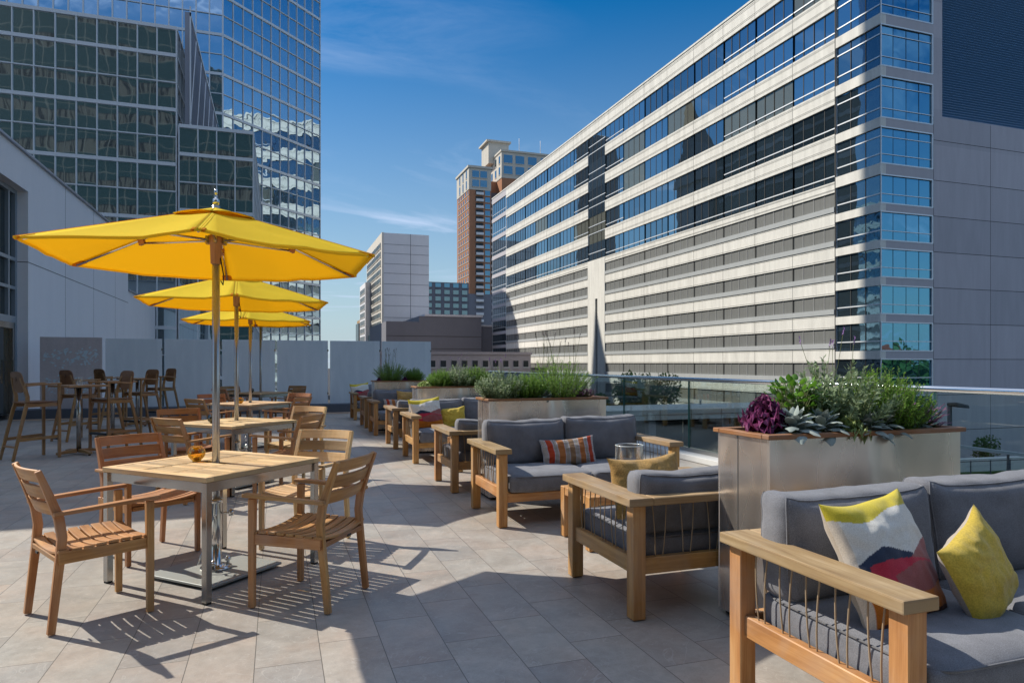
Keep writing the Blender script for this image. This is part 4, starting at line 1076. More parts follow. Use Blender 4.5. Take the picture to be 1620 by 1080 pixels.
gj = [(53.0, 92, YC - .004, YC + .01, z - .025, z + .025) for z in [20.5] + [17.06 - 3.06 * k * 1.0 for k in range(0, 8, 1)] if abs(z - 14) > -1]
gj += [(x - .02, x + .02, YC - .0045, YC + .01, GZ, 22.5) for x in (53.1, 59.9, 66.7, 73.5, 80.3)]
ob('panel_joint', M['joint'], gj)
ob('groove', M['joint'], [(XB - .004, XB + .3, 48.3, 48.4, GZ, ROOF)] + [(XB - .0045, XB + .01, y - .02, y + .02, GZ, 17.6) for y in bays[1:-1] if y not in (st0, st1)] + [(XB - .0046, XB + .01, y - .02, y + .02, z0, z1) for y in bays[1:-1] for z0, z1 in lev[1:] if y not in (st0, st1)])
b = MB()
for k in range(int((ROOF - 22.6) / .22)): z = 22.62 + k * .22; b.obox((73.05 - XB, .45, z + .1 - GZ), (18.93, 0, 0), (0, .10, -.07), (0, .01, .014))
wbox(b, t, 54.101, 92, YC + .6, YC + .7, 22.6, ROOF); b.build('louvre_screen', M['louvre'], t)
ob('roof_edge', M['precast'], [(XB - .08, XB + .7, YC - .08, YE, ROOF + .0005, ROOF + .22)])

# ================================================================== mirror-glass tower and its low wings (left)
rr = random.Random(21)
def vec(x, y, z): return Vector((x, y, z))
TY = 61.0; TXc = -4.25; ch = 8.2; TXr = TXc + ch * .7071 * 1.414; TX0 = -46.0
t = empty('glass_tower', (TXc, TY, GZ), 0, 'tall blue mirror-glass tower with a slanted corner face', 'building')
cw = 1.0; nc = 44; zs = [GZ + 1.62 * k for k in range(30)]; th = [.11 if k % 2 == 0 else .03 for k in range(30)]
P0 = TXc - nc * cw
curtain_wall(t, vec(P0 - TXc, 0, 0), vec(1, 0, 0), nc, cw, [z - GZ for z in zs], th, M['whiteframe'], M['towerglass'], 46, rr)
n2 = 11; cw2 = 11.6 / n2
curtain_wall(t, vec(0, 0, 0), vec(1, 1, 0), n2, cw2, [z - GZ for z in zs], th, M['whiteframe'], M['towerglass'], 49, rr, .028)
e = 11.6 * .7071; zt = zs[-1]
b = MB()
pr = [(P0 + .3, TY + .3), (TXc - .1, TY + .3), (TXc + e - .3, TY + e - .05), (TXc + e - .3, 88.2), (P0 + .3, 88.2)]
b.loft([[(x - TXc, y - TY, z - GZ) for x, y in pr] for z in (GZ, zt, 96.)]); b.build('shaft', M['towerglass'], t)
def wing(label, x1, zt, ncol, rows, y0, depth):
    t = empty('glass_wing', (x1, y0, GZ), 0, label, 'building', 'low glass wings of the tower')
    hgt = (zt - GZ) / rows; z_ = [hgt * k for k in range(rows + 1)]; th = [.095 if (rows - k) % 2 == 1 or k == rows else .03 for k in range(rows + 1)]
    curtain_wall(t, vec(-ncol * .965, 0, 0), vec(1, 0, 0), ncol, .965, z_, th, M['whiteframe'], M['blockglass'], 96, rr, .03)
    b = MB(); b.box(-ncol * .965 + .1, -.1, .1, depth, 0, zt - GZ - .12); b.build('core_wall', M['blockglass'], t)
    b = MB(); b.box(-.095, .06, .0, depth, 0, .4); 
    for k in range(rows + 1): b.box(-.0945, .05, .12, depth - .01, z_[k] - .06, z_[k] + .06)
    for k in range(int(depth / 1.17)): b.box(-.0946, .0495, .2 + k * 1.17, .28 + k * 1.17, .1, zt - GZ)
    b.build('side_grid', M['whiteframe'], t); return t
wing('dark reflecting glass wing of the tower, the taller one nearer the stucco wall', -5.3, 20.0, 17, 18, 42.0, 18.8)
t2 = wing('dark reflecting glass wing of the tower, the lower one behind the umbrella tops', -1.3, 14.6, 4, 14, 41.9, 19.0)
t = empty('roof_screen', (-4.9, 42.4, 14.62), 0, 'grey metal screen of fins standing on the lower glass wing', 'screen')
b = MB()
for k in range(44): b.box(-.03, .22, k * .42, k * .42 + .06, 0, 6.6)
b.build('fin', M['coping'], t)
b = MB(); b.box(.225, .30, -.1, 18.4, 6.35, 6.55); b.box(.225, .30, -.1, 18.4, .2, .35); b.box(.23, .3, -.1, .0, .36, 6.9)
for k in range(6): b.bar((.26, k * 3 + .1, .4), (.26, k * 3 + 3, 6.3), .05, .05, (1, 0, 0))
b.build('frame', M['whiteframe'], t)

t = empty('dark_office', (-4, 88.6, GZ), 0, 'dark glazed office slab hidden behind the glass tower, mirrored in the long facade', 'building')
b = MB(); b.box(-40, 4, 0, 44, 0, 56); b.box(-40, 3, 44.001, 49, 0, 50); b.build('wall', M['citywin'], t)
b = MB()
for k in range(14): b.box(4.001, 4.2, .5, 43.5, 3 + k * 3.8, 3.7 + k * 3.8)
b.build('floor_band', M['citydark'], t)
# teal hotel standing behind the viewer, mirrored in the dark glass wings
t = empty('teal_hotel', (-20, -44, GZ), 0, 'teal curtain-wall hotel opposite, visible only as wavy reflection in the dark glass wings', 'building')
b = MB(); b.box(-50, 52, -10, 0, 0, 73); b.build('wall', M['hotel'], t)
# stone towers up the street that shade the office facade
t = empty('spired_tower', (-8, 142, GZ), 0, 'stone tower with a pointed roof hidden behind the glass tower', 'building')
b = MB(); b.box(-10, 8, -6, 6, 0, 52); b.build('wall', M['citydark'], t)
b = MB(); b.loft([[(-10, -6, 52.01), (8.9, -6, 52.01), (8.9, 6, 52.01), (-10, 6, 52.01)], [(2, -1.5, 62), (9.2, -1.5, 62), (9.2, 1.5, 62), (2, 1.5, 62)], [(8.8, -.2, 72.5), (9.2, -.2, 72.5), (9.2, .2, 72.5), (8.8, .2, 72.5)]]); b.build('roof', M['citydark'], t)
t = empty('round_topped_tower', (-6, 186, GZ), 0, 'dark slab tower with a rounded top hidden further up the street', 'building')
b = MB(); b.loft([[(-10, y, z) for y, z in pf] for x, pf in ()] or [[(x, y, z) for y, z in [(-9, 0), (-9, 66), (-8, 71), (-5, 75), (0, 77), (12, 77), (12, 0)]] for x in (8, 10.5)]); b.build('wall', M['citydark'], t)
# ================================================================== far buildings
def far(name, label, x0, x1, y0, y1, z1, wall, side=None, group='downtown blocks beyond the terrace'):
    t = empty(name, (x0, y0, GZ), 0, label, 'building', group)
    b = MB(); b.box(0, x1 - x0, 0, y1 - y0, 0, z1 - GZ); b.build('wall', wall, t)
    return t
def win_front(t, x0, x1, y, zs, cols, w, h, glass, fr, name='window', cap=60, left=False, sw=.12):
    """windows on the front (y const) or, if left, on the side facing -X (x0 is then the x, cols are y)"""
    l = t.location; it = []
    for z in zs:
        for c in cols:
            def f(b, z=z, c=c):
                if left:
                    wbox(b, t, x0 - .12, x0 - .02, c - w / 2, c + w / 2, z, z + h); wbox(b, t, x0 - .2, x0 - .0, c - w / 2 - sw, c + w / 2 + sw, z - .26, z - .01, 1)
                else:
                    wbox(b, t, c - w / 2, c + w / 2, y - .12, y - .02, z, z + h); wbox(b, t, c - w / 2 - sw, c + w / 2 + sw, y - .2, y, z - .26, z - .01, 1)
            it.append((Vector((x0 if left else c, c if left else y, z)), f, w * h))
    pick_parts(t, name, it, [glass, fr], cap)
fr_ = lambda a, b, n: [a + (b - a) * (k + .5) / n for k in range(n)]
# pale slab tower
t = far('slab_tower', 'pale grey slab tower with a blank front and sunlit windowed flank', 26.4, 38.4, 180, 212, 35.6, M['citygrey'])
b = MB(); wbox(b, t, 25.9, 26.399, 180.02, 212, 9.5, 35.7); b.build('side_wall', M['citylit'], t)
win_front(t, 25.9, 0, 0, [11.2 + 2.3 * k for k in range(10)], fr_(181.5, 211, 11), 1.5, 1.35, M['citywin'], M['cream'], left=True, cap=90)
b = MB()
for z in (10.6, 13.4, 16.5, 19.3, 22.2, 25, 27.5, 30.2, 32.6): wbox(b, t, 26.41, 38.4, 179.96, 180, z, z + .09)
wbox(b, t, 33.4, 33.52, 179.955, 180, 10, 35.6); b.build('panel_joint', M['citydark'], t)
b = MB(); wbox(b, t, 26.42, 38.41, 179.9, 181, GZ, 9.6); b.build('dark_base', M['citydark'], t)
b = MB(); wbox(b, t, 29, 36, 184, 200, 35.6, 36.3); b.build('roof_plant', M['citygrey'], t)
b = MB(); wbox(b, t, 25.2, 26.6, 180.2, 205, 6.5, 9.49); b.build('canopy', M['teal'], t)
t = far('side_annex', 'narrow grey annex with small windows leaning on the pale slab tower', 24.3, 25.85, 202, 216, 25.0, M['citygrey'])
win_front(t, 24.3, 0, 0, [8 + 2.35 * k for k in range(7)], fr_(203, 215, 4), 1.5, 1.4, M['citywin'], M['cream'], left=True)
t = far('tan_tower', 'slim tan tower standing alone at the left of the downtown blocks', 29.5, 32.6, 262, 272, 17.8, M['tan'])
b = MB(); wbox(b, t, 29.0, 29.499, 262.2, 271.8, GZ, 16.5); b.build('glass_side', M['citywin'], t)
# slate hotel with blue windows
t = far('slate_hotel', 'slate hotel with rows of square blue windows behind the pale slab tower', 50, 66, 240, 262, 30.5, M['citynavy'])
win_front(t, 50, 66, 240, [2 + 2.43 * k for k in range(12)], fr_(49.6, 66, 5), 2.0, 1.45, M['citywin_blue'], M['citynavy'], cap=60)
# charcoal box
t = far('charcoal_hall', 'big windowless charcoal hall in front of the slate hotel', 22.5, 44.2, 150, 178, 10.6, M['citydark'])
b = MB(); wbox(b, t, 29.8, 44.21, 149.98, 178, 10.6005, 11.9); wbox(b, t, 44.2005, 56, 152, 178, GZ, 9.9); b.build('upper_wall', M['citydark'], t)
b = MB(); wbox(b, t, 31, 44.5, 149.8, 178, 11.9005, 12.35); wbox(b, t, 44.6, 56, 151.8, 178, 9.9005, 10.3); b.build('roof_edge', M['citygrey'], t)
b = MB(); wbox(b, t, 22.6, 44.2, 149.95, 150, 7.4, 7.5); wbox(b, t, 22.6, 44.2, 149.95, 150, 4.6, 4.7); b.build('panel_joint', M['joint'], t)
# low pink hotel
t = far('low_hotel', 'low pinkish hotel with small square windows below the charcoal hall', 17, 45, 120, 134, 3.4, M['citypink'])
win_front(t, 17, 45, 120, [.75, -1.45, -3.65, -5.8], fr_(17.4, 45, 14), .95, 1.15, M['citywin'], M['citygrey'], cap=60)
b = MB(); wbox(b, t, 16.8, 45.2, 119.8, 120, 3.0, 3.5); b.build('cornice', M['citypink'], t)
# brick residential tower
t = far('brick_tower', 'tall brick apartment tower with stacked balconies and a cream crown', 82.6, 93.0, 300, 322, 84.0, M['brick'], group=None)
def fb(name, m, *bx):
    b = MB()
    for q in bx: wbox(b, t, *q)
    return b.build(name, m, t)
fb('crown_wall', M['cream'], (82.4, 93.0, 299.9, 322, 80.5, 90.4)); fb('cornice', M['cream'], (81.9, 93.6, 299.4, 322.5, 90.405, 91.4))
fb('rear_wing', M['brick'], (101.5, 134, 310, 338, GZ, 96.0), (93.005, 101.495, 318, 335, GZ, 90)); 
fb('crown_wall', M['cream'], (101.3, 134, 309.9, 338, 90.0, 102.5)); fb('cornice', M['cream'], (100.9, 134.5, 309.4, 338.5, 102.505, 103.4))
fb('lift_tower', M['cream'], (98.5, 109, 322, 334, 100, 110.5)); fb('cornice', M['cream'], (97.3, 110, 321, 335, 110.505, 111.4))
fb('dark_base', M['citydark'], (82.3, 93.2, 299.6, 322, GZ, 33))
fb('dark_recess', M['citynavy'], (93.01, 101.49, 316.2, 317.99, GZ, 84))
it = []; zs_ = [-4 + 3.05 * k for k in range(28)]
win_front(t, 82.6, 0, 0, [z for z in zs_ if z > 33 and z < 79], (302, 306, 310, 314, 318), 1.2, 1.9, M['citywin_blue'], M['cream'], left=True, cap=60, sw=1.38)
win_front(t, 101.5, 0, 0, [z for z in zs_ if 30 < z < 88], (312, 317, 322, 327, 332), 1.6, 1.9, M['citywin_blue'], M['cream'], left=True, cap=20, sw=1.69)
win_front(t, 82.6, 93, 300, [z for z in zs_ if z < 79], (91.3,), 2.4, 2.1, M['citywin_blue'], M['cream'], cap=12)
win_front(t, 82.4, 93, 299.9, (82, 86.2), (85.6, 89.4), 3.2, 3.0, M['citywin_blue'], M['cream'], cap=9)
win_front(t, 82.4, 0, 0, (81.5, 86.2), (304, 310, 316), 1.6, 3.6, M['citywin_blue'], M['cream'], left=True, cap=9)
win_front(t, 101.3, 134, 309.9, (92.0, 97.3), (104.6, 110.6, 117, 123.6, 130), 4.4, 3.8, M['citywin_blue'], M['cream'], cap=9)
win_front(t, 101.5, 134, 310, [z for z in zs_ if 55 < z < 88], (104.6, 110.6, 117, 123.6, 130), 3.9, 2.2, M['citywin_blue'], M['cream'], cap=20)
win_front(t, 101.3, 0, 0, (92.0, 97.3), (313, 319, 325, 331), 2.2, 3.6, M['citywin_blue'], M['cream'], left=True, cap=9)
bal = []
for z in zs_:
    if z > 80: continue
    for (x0, x1, y, d) in ((85.6, 89.2, 300, 1.3), (95.0, 99.6, 316.2, 1.6)):
        def f(b, x0=x0, x1=x1, y=y, d=d, z=z):
            wbox(b, t, x0, x1, y - d, y - .01, z - .25, z); wbox(b, t, x0, x1, y - d, y - d + .08, z + .005, z + 1.0, 1)
            wbox(b, t, x0, x1, y - .06, y - .02, z + .02, z + 2.3, 2)
        bal.append((Vector((x0, y, z)), f, 9))
pick_parts(t, 'balcony', bal, [M['cream'], M['citygrey'], M['citywin']], 60)
b = MB()
for x in (111, 122): b.tube([(x - 82.6, 12, 110.8), (x - 82.6, 12, 117.5)], .14, 5)
b.build('antenna', M['citygrey'], t)

# ================================================================== across the street
t = empty('street_pavilion', (4, 33, GZ), 0, 'low dark glass pavilion with a pale flat roof below the terrace railing', 'building')
b = MB(); wbox(b, t, 4, 30, 33, 37.4, -1.72, -1.16); b.build('roof', M['whitestone'], t)
b = MB(); 
for k in range(13): wbox(b, t, 3.98 + k * 2, 4.01 + k * 2, 32.985, 33.01, -1.71, -1.17)
wbox(b, t, 4, 30, 32.98, 33.005, -1.45, -1.43); b.build('roof_joint', M['joint'], t)
it = []
for k in range(10):
    def f(b, k=k): wbox(b, t, 4.3 + k * 2.55, 4.3 + (k + 1) * 2.55 - .06, 34.0, 34.08, GZ + .2, -1.73)
    it.append((Vector((4.3 + k * 2.55, 34, -4)), f, 10))
pick_parts(t, 'window', it, M['shopglass'])
b = MB()
for k in range(6): wbox(b, t, 5 + k * 4.8, 5.45 + k * 4.8, 33.2, 33.65, GZ, -1.73)
b.build('column', M['citydark'], t)
b = MB(); b.lathe([(.06, 0), (.06, .32), (.0, .34)], (21.0, 3.5), 10); wbox(b, t, 4, 4.01, 36, 36.01, -1.2, -1.19)
for v_i in range(len(b.v)): b.v[v_i] = (b.v[v_i][0], b.v[v_i][1], b.v[v_i][2] + (6.04 if v_i < 1000 else 0)) if b.v[v_i][2] < 1 else b.v[v_i]
b.build('roof_vent', M['steel'], t)
tree('street_tree', 'smaller leafy tree behind the pavilion roof, half hidden by the second planter', (20.3, 40.5, GZ), 7.25, 1.8, 3.9, 6500, .20, 4, 'street trees below the terrace')
tree('street_tree', 'widest leafy tree behind the pavilion roof, its top up to the railing', (23.7, 41.0, GZ), 8.1, 2.4, 4.8, 9500, .21, 9, 'street trees below the terrace')
tree('street_tree', 'dark tree at the foot of the blank end wall beside the steel planter', (41.2, 36.5, GZ), 4.9, 1.35, 3.4, 2200, .16, 12, 'street trees below the terrace')
tree('street_tree', 'small thin tree between the retaining wall and the end wall', (45.9, 38.0, GZ), 3.6, 1.2, 2.6, 1300, .17, 15, 'street trees below the terrace')
tree('street_tree', 'small thin tree at the picture edge in front of the end wall', (49.4, 36.2, GZ), 3.6, 1.2, 2.4, 1300, .17, 18, 'street trees below the terrace')
t = empty('retaining_wall', (38, 31, GZ), R(-6), 'low concrete retaining wall with a dark band beside the street', 'wall')
b = MB(); b.box(-12, 30, 0, .5, 0, 1.15); b.box(-12, 30, .8, 1.3, 1.15, 2.55); b.build('wall', M['whitestone'], t)
b = MB(); b.box(-12, 30, .5, .79, 1.1, 1.75); b.build('planted_band', M['treeleaf'], t)
t = empty('street_fence', (38, 30.9, GZ), R(-6), 'thin dark metal fence standing before the retaining wall', 'fence')
b = MB()
for k in range(28): b.tube([(-11 + k * 1.5, 0, 0), (-11 + k * 1.5, 0, 2.6)], .035, 5)
b.build('post', M['darkmetal'], t); b = MB(); b.tube([(-12, 0, 2.55), (30, 0, 2.55)], .025, 5); b.build('rail', M['darkmetal'], t)
t = empty('street_lamp', (18.45, 14.6, GZ), R(-20), 'dark street lamp head with a flat arm seen through the railing glass', 'street lamp')
b = MB(); b.tube([(0, 0, 0), (0, 0, 4), (0, 0, 7.45)], [.09, .08, .06], 10); b.build('pole', M['darkmetal'], t)
b = MB(); b.loft([[(-.06, -.05, 7.38), (-.06, .05, 7.38), (-.06, .05, 7.47), (-.06, -.05, 7.47)], [(.16, -.13, 7.34), (.16, .13, 7.34), (.16, .1, 7.48), (.16, -.1, 7.48)], [(.52, -.11, 7.31), (.52, .11, 7.31), (.52, .08, 7.40), (.52, -.08, 7.40)]]); b.build('lamp_head', M['darkmetal'], t, .02)

t = empty('guard_rail', (28.5, 18, GZ), 0, 'white guard rail of a ramp below the terrace, seen through the railing glass', 'railing')
b = MB(); b.bar((.25, 4.4, 4.9), (-.25, -6, 4.9), .10, .14, (1, 0, 0)); b.build('rail', M['whitestone'], t)
for y in (-5, -1.5, 2): b = MB(); b.tube([(0, y, 0), (.05, y, 4.84)], .05, 6); b.build('post', M['darkmetal'], t)
for k, (x, y, h, r_, l_) in enumerate(((106, -14, 10.2, 6, 'broad tree across the road, mirrored in the lowest corner window'), (118, -20, 11.0, 7, 'taller round tree across the road, mirrored beside the red roofed house'), (131, -17, 9.4, 6, 'lower tree across the road, mirrored at the right part of the corner window'), (143, -24, 10.6, 7, 'outer tree across the road, last in the mirrored row'))):
    tree('roadside_tree', l_, (x, y, GZ), h, r_, h * .8, 900, 1.3, 40 + k, 'trees across the road, seen in the corner glass', 'tree', 8, .35)
t = empty('red_roofed_house', (124, -34, GZ), R(15), 'brick house with a red roof across the road, mirrored in the corner window', 'house')
b = MB(); b.box(-9, 9, -5, 5, 0, 8.4); b.build('wall', M['tan'], t)
b = MB(); b.loft([[(-9.6, -5.6, 8.4), (-9.6, 5.6, 8.4), (-9.6, 0, 12.6)], [(9.6, -5.6, 8.4), (9.6, 5.6, 8.4), (9.6, 0, 12.6)]]); b.build('roof', M['redroof'], t)
# ================================================================== dining sets
G1, G2 = 'teak dining armchairs around the umbrella tables', 'square teak dining tables with steel legs'
T = [(-.39, 5.0, R(-45)), (-.45, 8.42, R(-45)), (-.43, 12.35, R(-44)), (-.36, 16.7, R(-45))]
TL = ['square teak table with steel legs and the large sunlit umbrella, holding the brighter amber lantern', 'square teak table holding the smoked lantern, part shaded by the stucco building', 'square teak table holding the small amber lantern under the lowest canopy edge', 'shaded square teak table holding the dark lantern near the glass screens']
tab = make_table(TL[0], G2)
for i, (x, y, a) in enumerate(T):
    o = tab if i == 0 else copy_tree(tab); place(o, (x, y, 0), a, TL[i])
UL = ['largest yellow umbrella, full canopy with ribs and hub in view', 'yellow umbrella directly behind the largest one, canopy tip over the white wall', 'yellow umbrella with a narrow canopy strip below the second canopy', 'yellow umbrella farthest off, canopy mostly hidden, thin pole by the dark lantern']
for i, (x, y, a) in enumerate(T):
    o = make_umbrella(UL[i], 'yellow patio umbrellas', edge=2.106 if i < 3 else 2.31, apex=2.50 if i < 3 else 2.70, Rr=1.13)
    place(o, (x, y + (0, .18, .05, 0)[i], 0), R((0, 2, -3, 1)[i]))
    for ch_ in o.children:
        if ch_.name.startswith(('base', 'clamp')): pass
GL = ['bright amber glass globe on the table under the largest umbrella', 'smoky brown glass globe on the second table', 'small amber glass globe on the third table', 'dark blue black glass globe on the shaded last table']
for g_, l_, (x, y) in zip(('amber', 'smoke', 'amber', 'onyx'), GL, ((-.52, 5.10), (-.68, 8.28), (-.58, 12.15), (-.55, 16.55))):
    o = make_globe(M[g_], l_); o.location = (x, y, .746)
chA = make_chair(M['teak'], '', G1)
CH = [  # x, y, facing degrees, material, label
    (-1.0, 4.44, 29, 'teak', 'armchair in full sun, its slatted shadow falling on the paving before it'),
    (.19, 4.29, 146, 'teak', 'armchair turned away, its back and seat towards the open floor, right of the umbrella pole'),
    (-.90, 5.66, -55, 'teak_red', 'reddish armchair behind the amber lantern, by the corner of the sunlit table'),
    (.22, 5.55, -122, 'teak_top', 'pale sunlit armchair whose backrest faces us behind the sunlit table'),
    (-.83, 7.80, 42, 'teak', 'armchair in shade with rounded back just behind the reddish armchair'),
    (.10, 7.75, 148, 'teak', 'armchair with one arm towards us right of the smoked lantern table'),
    (-1.02, 8.80, -70, 'teak_red', 'reddish armchair at the shaded corner of the smoked lantern table'),
    (.22, 8.80, -125, 'teak_top', 'pale armchair showing its sunlit upper slat behind the smoked lantern table'),
    (-.98, 11.75, 40, 'teak', 'armchair in shade left of the small amber lantern table, back towards us'),
    (.15, 11.75, 145, 'teak', 'armchair right of the small amber lantern table with its arm stretched to the table'),
    (-.98, 12.95, -65, 'teak_red', 'reddish armchair behind the small amber lantern table'),
    (.22, 12.85, -125, 'teak_red', 'dark reddish armchair half hidden right behind the small amber lantern table'),
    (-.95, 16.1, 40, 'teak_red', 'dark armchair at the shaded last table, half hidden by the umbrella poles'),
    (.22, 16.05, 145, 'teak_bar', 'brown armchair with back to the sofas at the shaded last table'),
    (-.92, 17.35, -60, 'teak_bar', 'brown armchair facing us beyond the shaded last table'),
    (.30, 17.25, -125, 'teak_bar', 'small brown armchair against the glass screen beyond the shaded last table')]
protos = {}
for i, (x, y, a, mk, l_) in enumerate(CH):
    if i == 0: o = chA; protos['teak'] = chA
    elif mk in protos: o = copy_tree(protos[mk])
    else: o = protos[mk] = make_chair(M[mk], '', G1)
    place(o, (x, y, 0), R(a), l_)

# ================================================================== bar sets
BT = [(-2.91, 12.2), (-2.96, 14.77), (-3.0, 17.4)]
BL = ['tall bar table with the glass candle holder on top', 'tall bar table between the two rows of stools, second from the dining side', 'tall bar table nearest the glass screens']
bt = make_bar_table(BL[0], 'tall bar tables by the stucco wall')
for i, (x, y) in enumerate(BT):
    o = bt if i == 0 else copy_tree(bt); place(o, (x, y, 0), R(42), BL[i])
SG = 'wooden bar stools with arms'
SL = [(-3.42, 11.92, 40, 'bar stool standing apart by the glazed door, seen from its side'), (-2.52, 12.62, 224, 'bar stool with a shield back showing its slot, right of the candle table'),
      (-3.47, 14.5, 50, 'dark bar stool behind the candle table, before the cut metal panel'), (-2.52, 15.15, 230, 'bar stool at the second bar table facing the stucco wall'),
      (-3.5, 17.1, 48, 'darkest bar stool seen over the others before the cut metal panel'), (-2.54, 17.8, 226, 'bar stool nearest the glass screens at the end of the bar row')]
st = make_stool('', SG)
for i, (x, y, a, l_) in enumerate(SL):
    o = st if i == 0 else copy_tree(st); place(o, (x, y, 0), R(a), l_)
o = make_hurricane('small clear glass candle holder on the bar table', .04, .115, True, 'votive_holder'); o.location = (-2.88, 12.15, 1.076)

# ================================================================== lounge
SX = 1.80
SO = [(1.83, 1.60), (1.755, 5.53), (1.77, 9.48), (1.75, 13.42), (1.76, 17.25)]
SOL = ['largest grey sofa, before the big planter, with a patterned and a yellow pillow', 'grey cushioned sofa holding the red striped lumbar pillow, behind the glass cylinder', 'grey cushioned sofa with a landscape pillow and a yellow pillow in sun', 'shaded grey sofa holding a striped pillow before the bluish planter', 'shaded sofa at the end of the row with a landscape pillow at its arm']
SGp = 'teak lounge sofas with grey cushions'
sofa0 = make_sofa('', SGp, seed=1)
sofa1 = make_sofa('', SGp, seed=31)
for i, (x, y) in enumerate(SO):
    o = (sofa0, sofa1)[i] if i < 2 else copy_tree((sofa0, sofa1)[i % 2]); place(o, (x, y, 0), 0, SOL[i])
AW = .98
AR = [(1.80, 4.20), (1.755, 8.10), (1.77, 12.10), (1.76, 15.95)]
ARL = ['lounge armchair with roped back towards us, holding the tan bouclé pillow'.replace('é', 'e'), 'lounge armchair backing on the planter before the landscape pillow sofa', 'shaded lounge armchair before the striped pillow sofa', 'lounge armchair farthest along the row, only its arm and legs showing']
ac = make_armchair('', 'teak lounge armchairs with roped sides', AW)
for i, (x, y) in enumerate(AR):
    o = ac if i == 0 else copy_tree(ac); place(o, (x + AW, y, 0), R(180), ARL[i])
ct = make_coffee('low teak coffee table between the roped armchair and the striped pillow sofa', 'low teak coffee tables'); ct.location = (2.20, 4.62, 0)
CTL = ['low teak coffee table between the second armchair and the landscape pillow sofa', 'low teak coffee table between the third armchair and the shaded striped pillow sofa']
for y, l_ in zip((8.56, 12.5), CTL): place(copy_tree(ct), (2.2, y, 0), None, l_)
o = make_hurricane('large clear glass cylinder with a white candle on the coffee table', .115, .33); o.location = (2.73, 4.98, .411)

# throw pillows
def pil(o, loc, lean, rz, roll=0):
    o.rotation_mode = 'XYZ'; m_ = Matrix.Rotation(R(rz), 3, 'Z') @ Matrix.Rotation(R(lean), 3, 'X') @ Matrix.Rotation(R(roll), 3, 'Y')
    o.rotation_euler = m_.to_euler('XYZ'); o.location = loc
PG = 'patterned throw pillows'
lp = make_pillow('throw_pillow', .49, .51, .18, M['colored'], M['linen'], 3, 'landscape patterned pillow with white, navy, pink and orange bands on the big planter sofa', 'pillow', PG, landscape, 110)
pil(lp, (2.25, 1.93, .415), -23, 8, -3)
yp = make_pillow('throw_pillow', .40, .37, .15, M['mustard'], M['linen'], 9, 'yellow pillow with beige back leaning on the large patterned pillow', 'pillow', None, None, 60)
pil(yp, (2.66, 1.89, .44), -17, 13, -21)
sp_ = make_pillow('lumbar_pillow', .56, .28, .14, M['colored'], M['linen'], 5, 'striped lumbar pillow in red, orange and cream on the second sofa', 'pillow', PG, stripes, 110)
pil(sp_, (2.66, 6.0, .425), -16, -4, -4)
bp = make_pillow('throw_pillow', .50, .44, .17, M['boucle'], M['boucle'], 12, 'tan boucle pillow in the roped armchair', 'pillow', None, None, 60)
pil(bp, (2.22, 3.74, .40), 14, 178, 3)
o = copy_tree(lp); pil(o, (2.13, 9.95, .41), -18, 2, -6); o['label'] = 'landscape patterned pillow in the sun on the third sofa'
o = copy_tree(yp); pil(o, (2.52, 9.98, .40), -18, -10, -6); o['label'] = 'plain yellow pillow beside the smaller sunlit landscape pillow'
o = copy_tree(sp_); pil(o, (2.32, 13.85, .425), -16, 4, -2); o['label'] = 'shaded striped pillow on the fourth sofa'
o = copy_tree(bp); pil(o, (2.55, 13.9, .42), -14, 4, 2); o['label'] = 'shaded tan pillow next to the shaded striped pillow'
o = copy_tree(lp); pil(o, (2.05, 17.75, .42), -18, 4, -6); o['label'] = 'tiny landscape pillow on the last sofa by the glass screens'

# planters
PLn = [(2.37, 2.86), (2.06, 6.70), (2.07, 10.56), (1.92, 14.42)]
PLL = ['big stained steel planter beside the largest sofa, with purple kale and silver leaves', 'steel planter behind the striped pillow sofa, full of rosemary', 'steel planter behind the sunlit landscape pillow sofa', 'bluish shaded steel planter near the glass screens']
pl = make_planter(PLL[0])
for i, (x, y) in enumerate(PLn):
    o = pl if i == 0 else copy_tree(pl); place(o, (x, y, 0), 0, PLL[i])
def put(o, i, fx, fy, label, rz=0, sc=1.0, group=None):
    o.location = (PLn[i][0] + fx, PLn[i][1] + fy, 1.0); o.rotation_euler = (0, 0, R(rz)); o.scale = (sc,) * 3
    o['label'] = label
    return o
kale = broad('purple_kale', '', 'kale', .26, .36, 64, .07, .10, 2, .6, droop=.45)
silv = broad('lambs_ear', '', 'silver', .28, .20, 30, .075, .15, 3, .05, droop=1.3)
mint = broad('mint_plant', '', 'mint', .26, .33, 130, .045, .055, 4, .05, droop=.3, rosette=False)
pk = broad('pale_kale', '', 'palekale', .20, .14, 40, .075, .09, 5, .5, droop=.3)
low = broad('purple_sage', '', 'purplelow', .34, .17, 260, .016, .05, 6, .0, droop=.2, rosette=False)
rosm = rosemary('rosemary_bush', '', .46, .44, 340, 48, 'rosemary', seed=1, nl=.034, lw=.0066, lean=.36)
lav = rosemary('lavender_bush', '', .44, .44, 120, 34, 'greyleaf', seed=3, nl=.056, flowers=5, lw=.014)
grs = rosemary('lavender_bush', '', .48, .48, 200, 44, 'rosemary', seed=4, nl=.034, flowers=16, lw=.006)
for q, l_ in zip((kale, silv, mint, pk, low, rosm, lav, grs), ('kale', 'silver', 'mint', 'pale', 'low', 'rosemary', 'lavender', 'lavender')): pass
put(kale, 0, .13, .20, 'tall ruffled purple kale at the end of the big planter', 0, 1.0)
put(silv, 0, .24, .10, 'silver leaved plant hanging over the rim next to the purple kale')
put(copy_tree(silv), 0, .43, .10, 'silver leaved plant standing upright between the two kales', 140, .95)
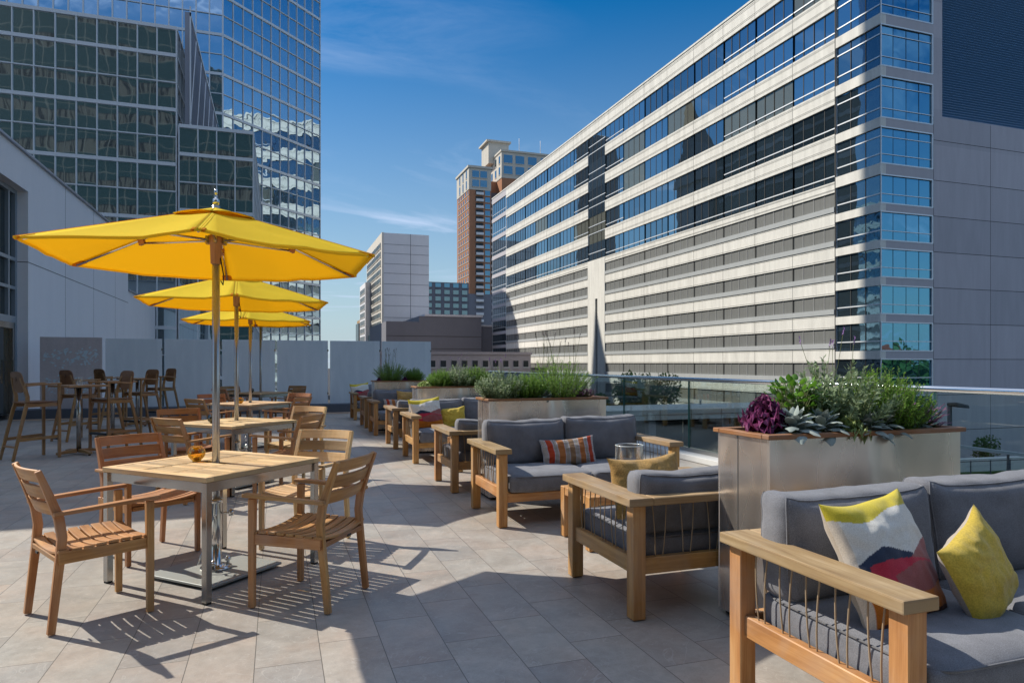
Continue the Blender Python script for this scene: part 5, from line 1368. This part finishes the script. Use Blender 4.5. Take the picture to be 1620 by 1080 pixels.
put(mint, 0, .38, .26, 'bright green mint behind the silver leaves')
put(pk, 0, .57, .07, 'pale yellow green kale low at the front rim')
put(lav, 0, .66, .27, 'tall grey green lavender with lilac spikes in the middle of the big planter')
put(copy_tree(silv), 0, .82, .10, 'silver leaved plant below the rosemary', 60, .95)
put(rosm, 0, .95, .22, 'big bright rosemary bush in the big planter', 0, .92)
put(copy_tree(silv), 0, 1.14, .14, 'small silver leaved plant between rosemary and purple sage', 200, .7)
put(copy_tree(rosm), 0, .80, .28, 'smaller rosemary between the lavender and the big rosemary', 130, .66)
put(copy_tree(mint), 0, .52, .30, 'second bright green mint, next to the tall lavender', 90, .8)
put(copy_tree(silv), 0, .70, .06, 'silver leaves trailing over the front rim beside the pale kale', 300, .8)
put(low, 0, 1.20, .22, 'low dusky purple sage at the far end of the big planter')
put(copy_tree(lav), 1, .18, .18, 'grey green lavender at the corner of the second planter', 80, 0.83)
put(copy_tree(rosm), 1, .46, .20, 'dense rosemary in the second planter', 40, 0.75)
put(copy_tree(silv), 1, .66, .12, 'silver leaves at the front rim of the second planter', 20, .75)
put(grs, 1, .86, .24, 'tall bushy lavender with dark dry spikes in the second planter', 0, 1.06)
put(copy_tree(low), 1, 1.12, .16, 'dusky purple sage at the end of the second planter', 30, .8)
put(copy_tree(pk), 2, .14, .16, 'pale kale at the corner of the third planter', 50, 1.05)
put(copy_tree(rosm), 2, .42, .2, 'dark rosemary in the third planter', 100, 0.79)
put(copy_tree(lav), 2, .72, .2, 'grey green lavender in the middle of the third planter', 10, 0.92)
put(copy_tree(rosm), 2, 1.0, .2, 'rosemary at the far end of the third planter', 190, 0.90)
put(copy_tree(kale), 3, .12, .12, 'small dark kale at the corner of the shaded planter', 60, .5)
put(copy_tree(grs), 3, .38, .2, 'bushy lavender with dry spikes in the shaded planter', 70, 1.02)
put(copy_tree(kale), 3, .66, .1, 'pink kale between the two bushes of the shaded planter', 10, .5)
put(copy_tree(rosm), 3, .88, .2, 'round rosemary in the shaded planter', 150, 0.77)
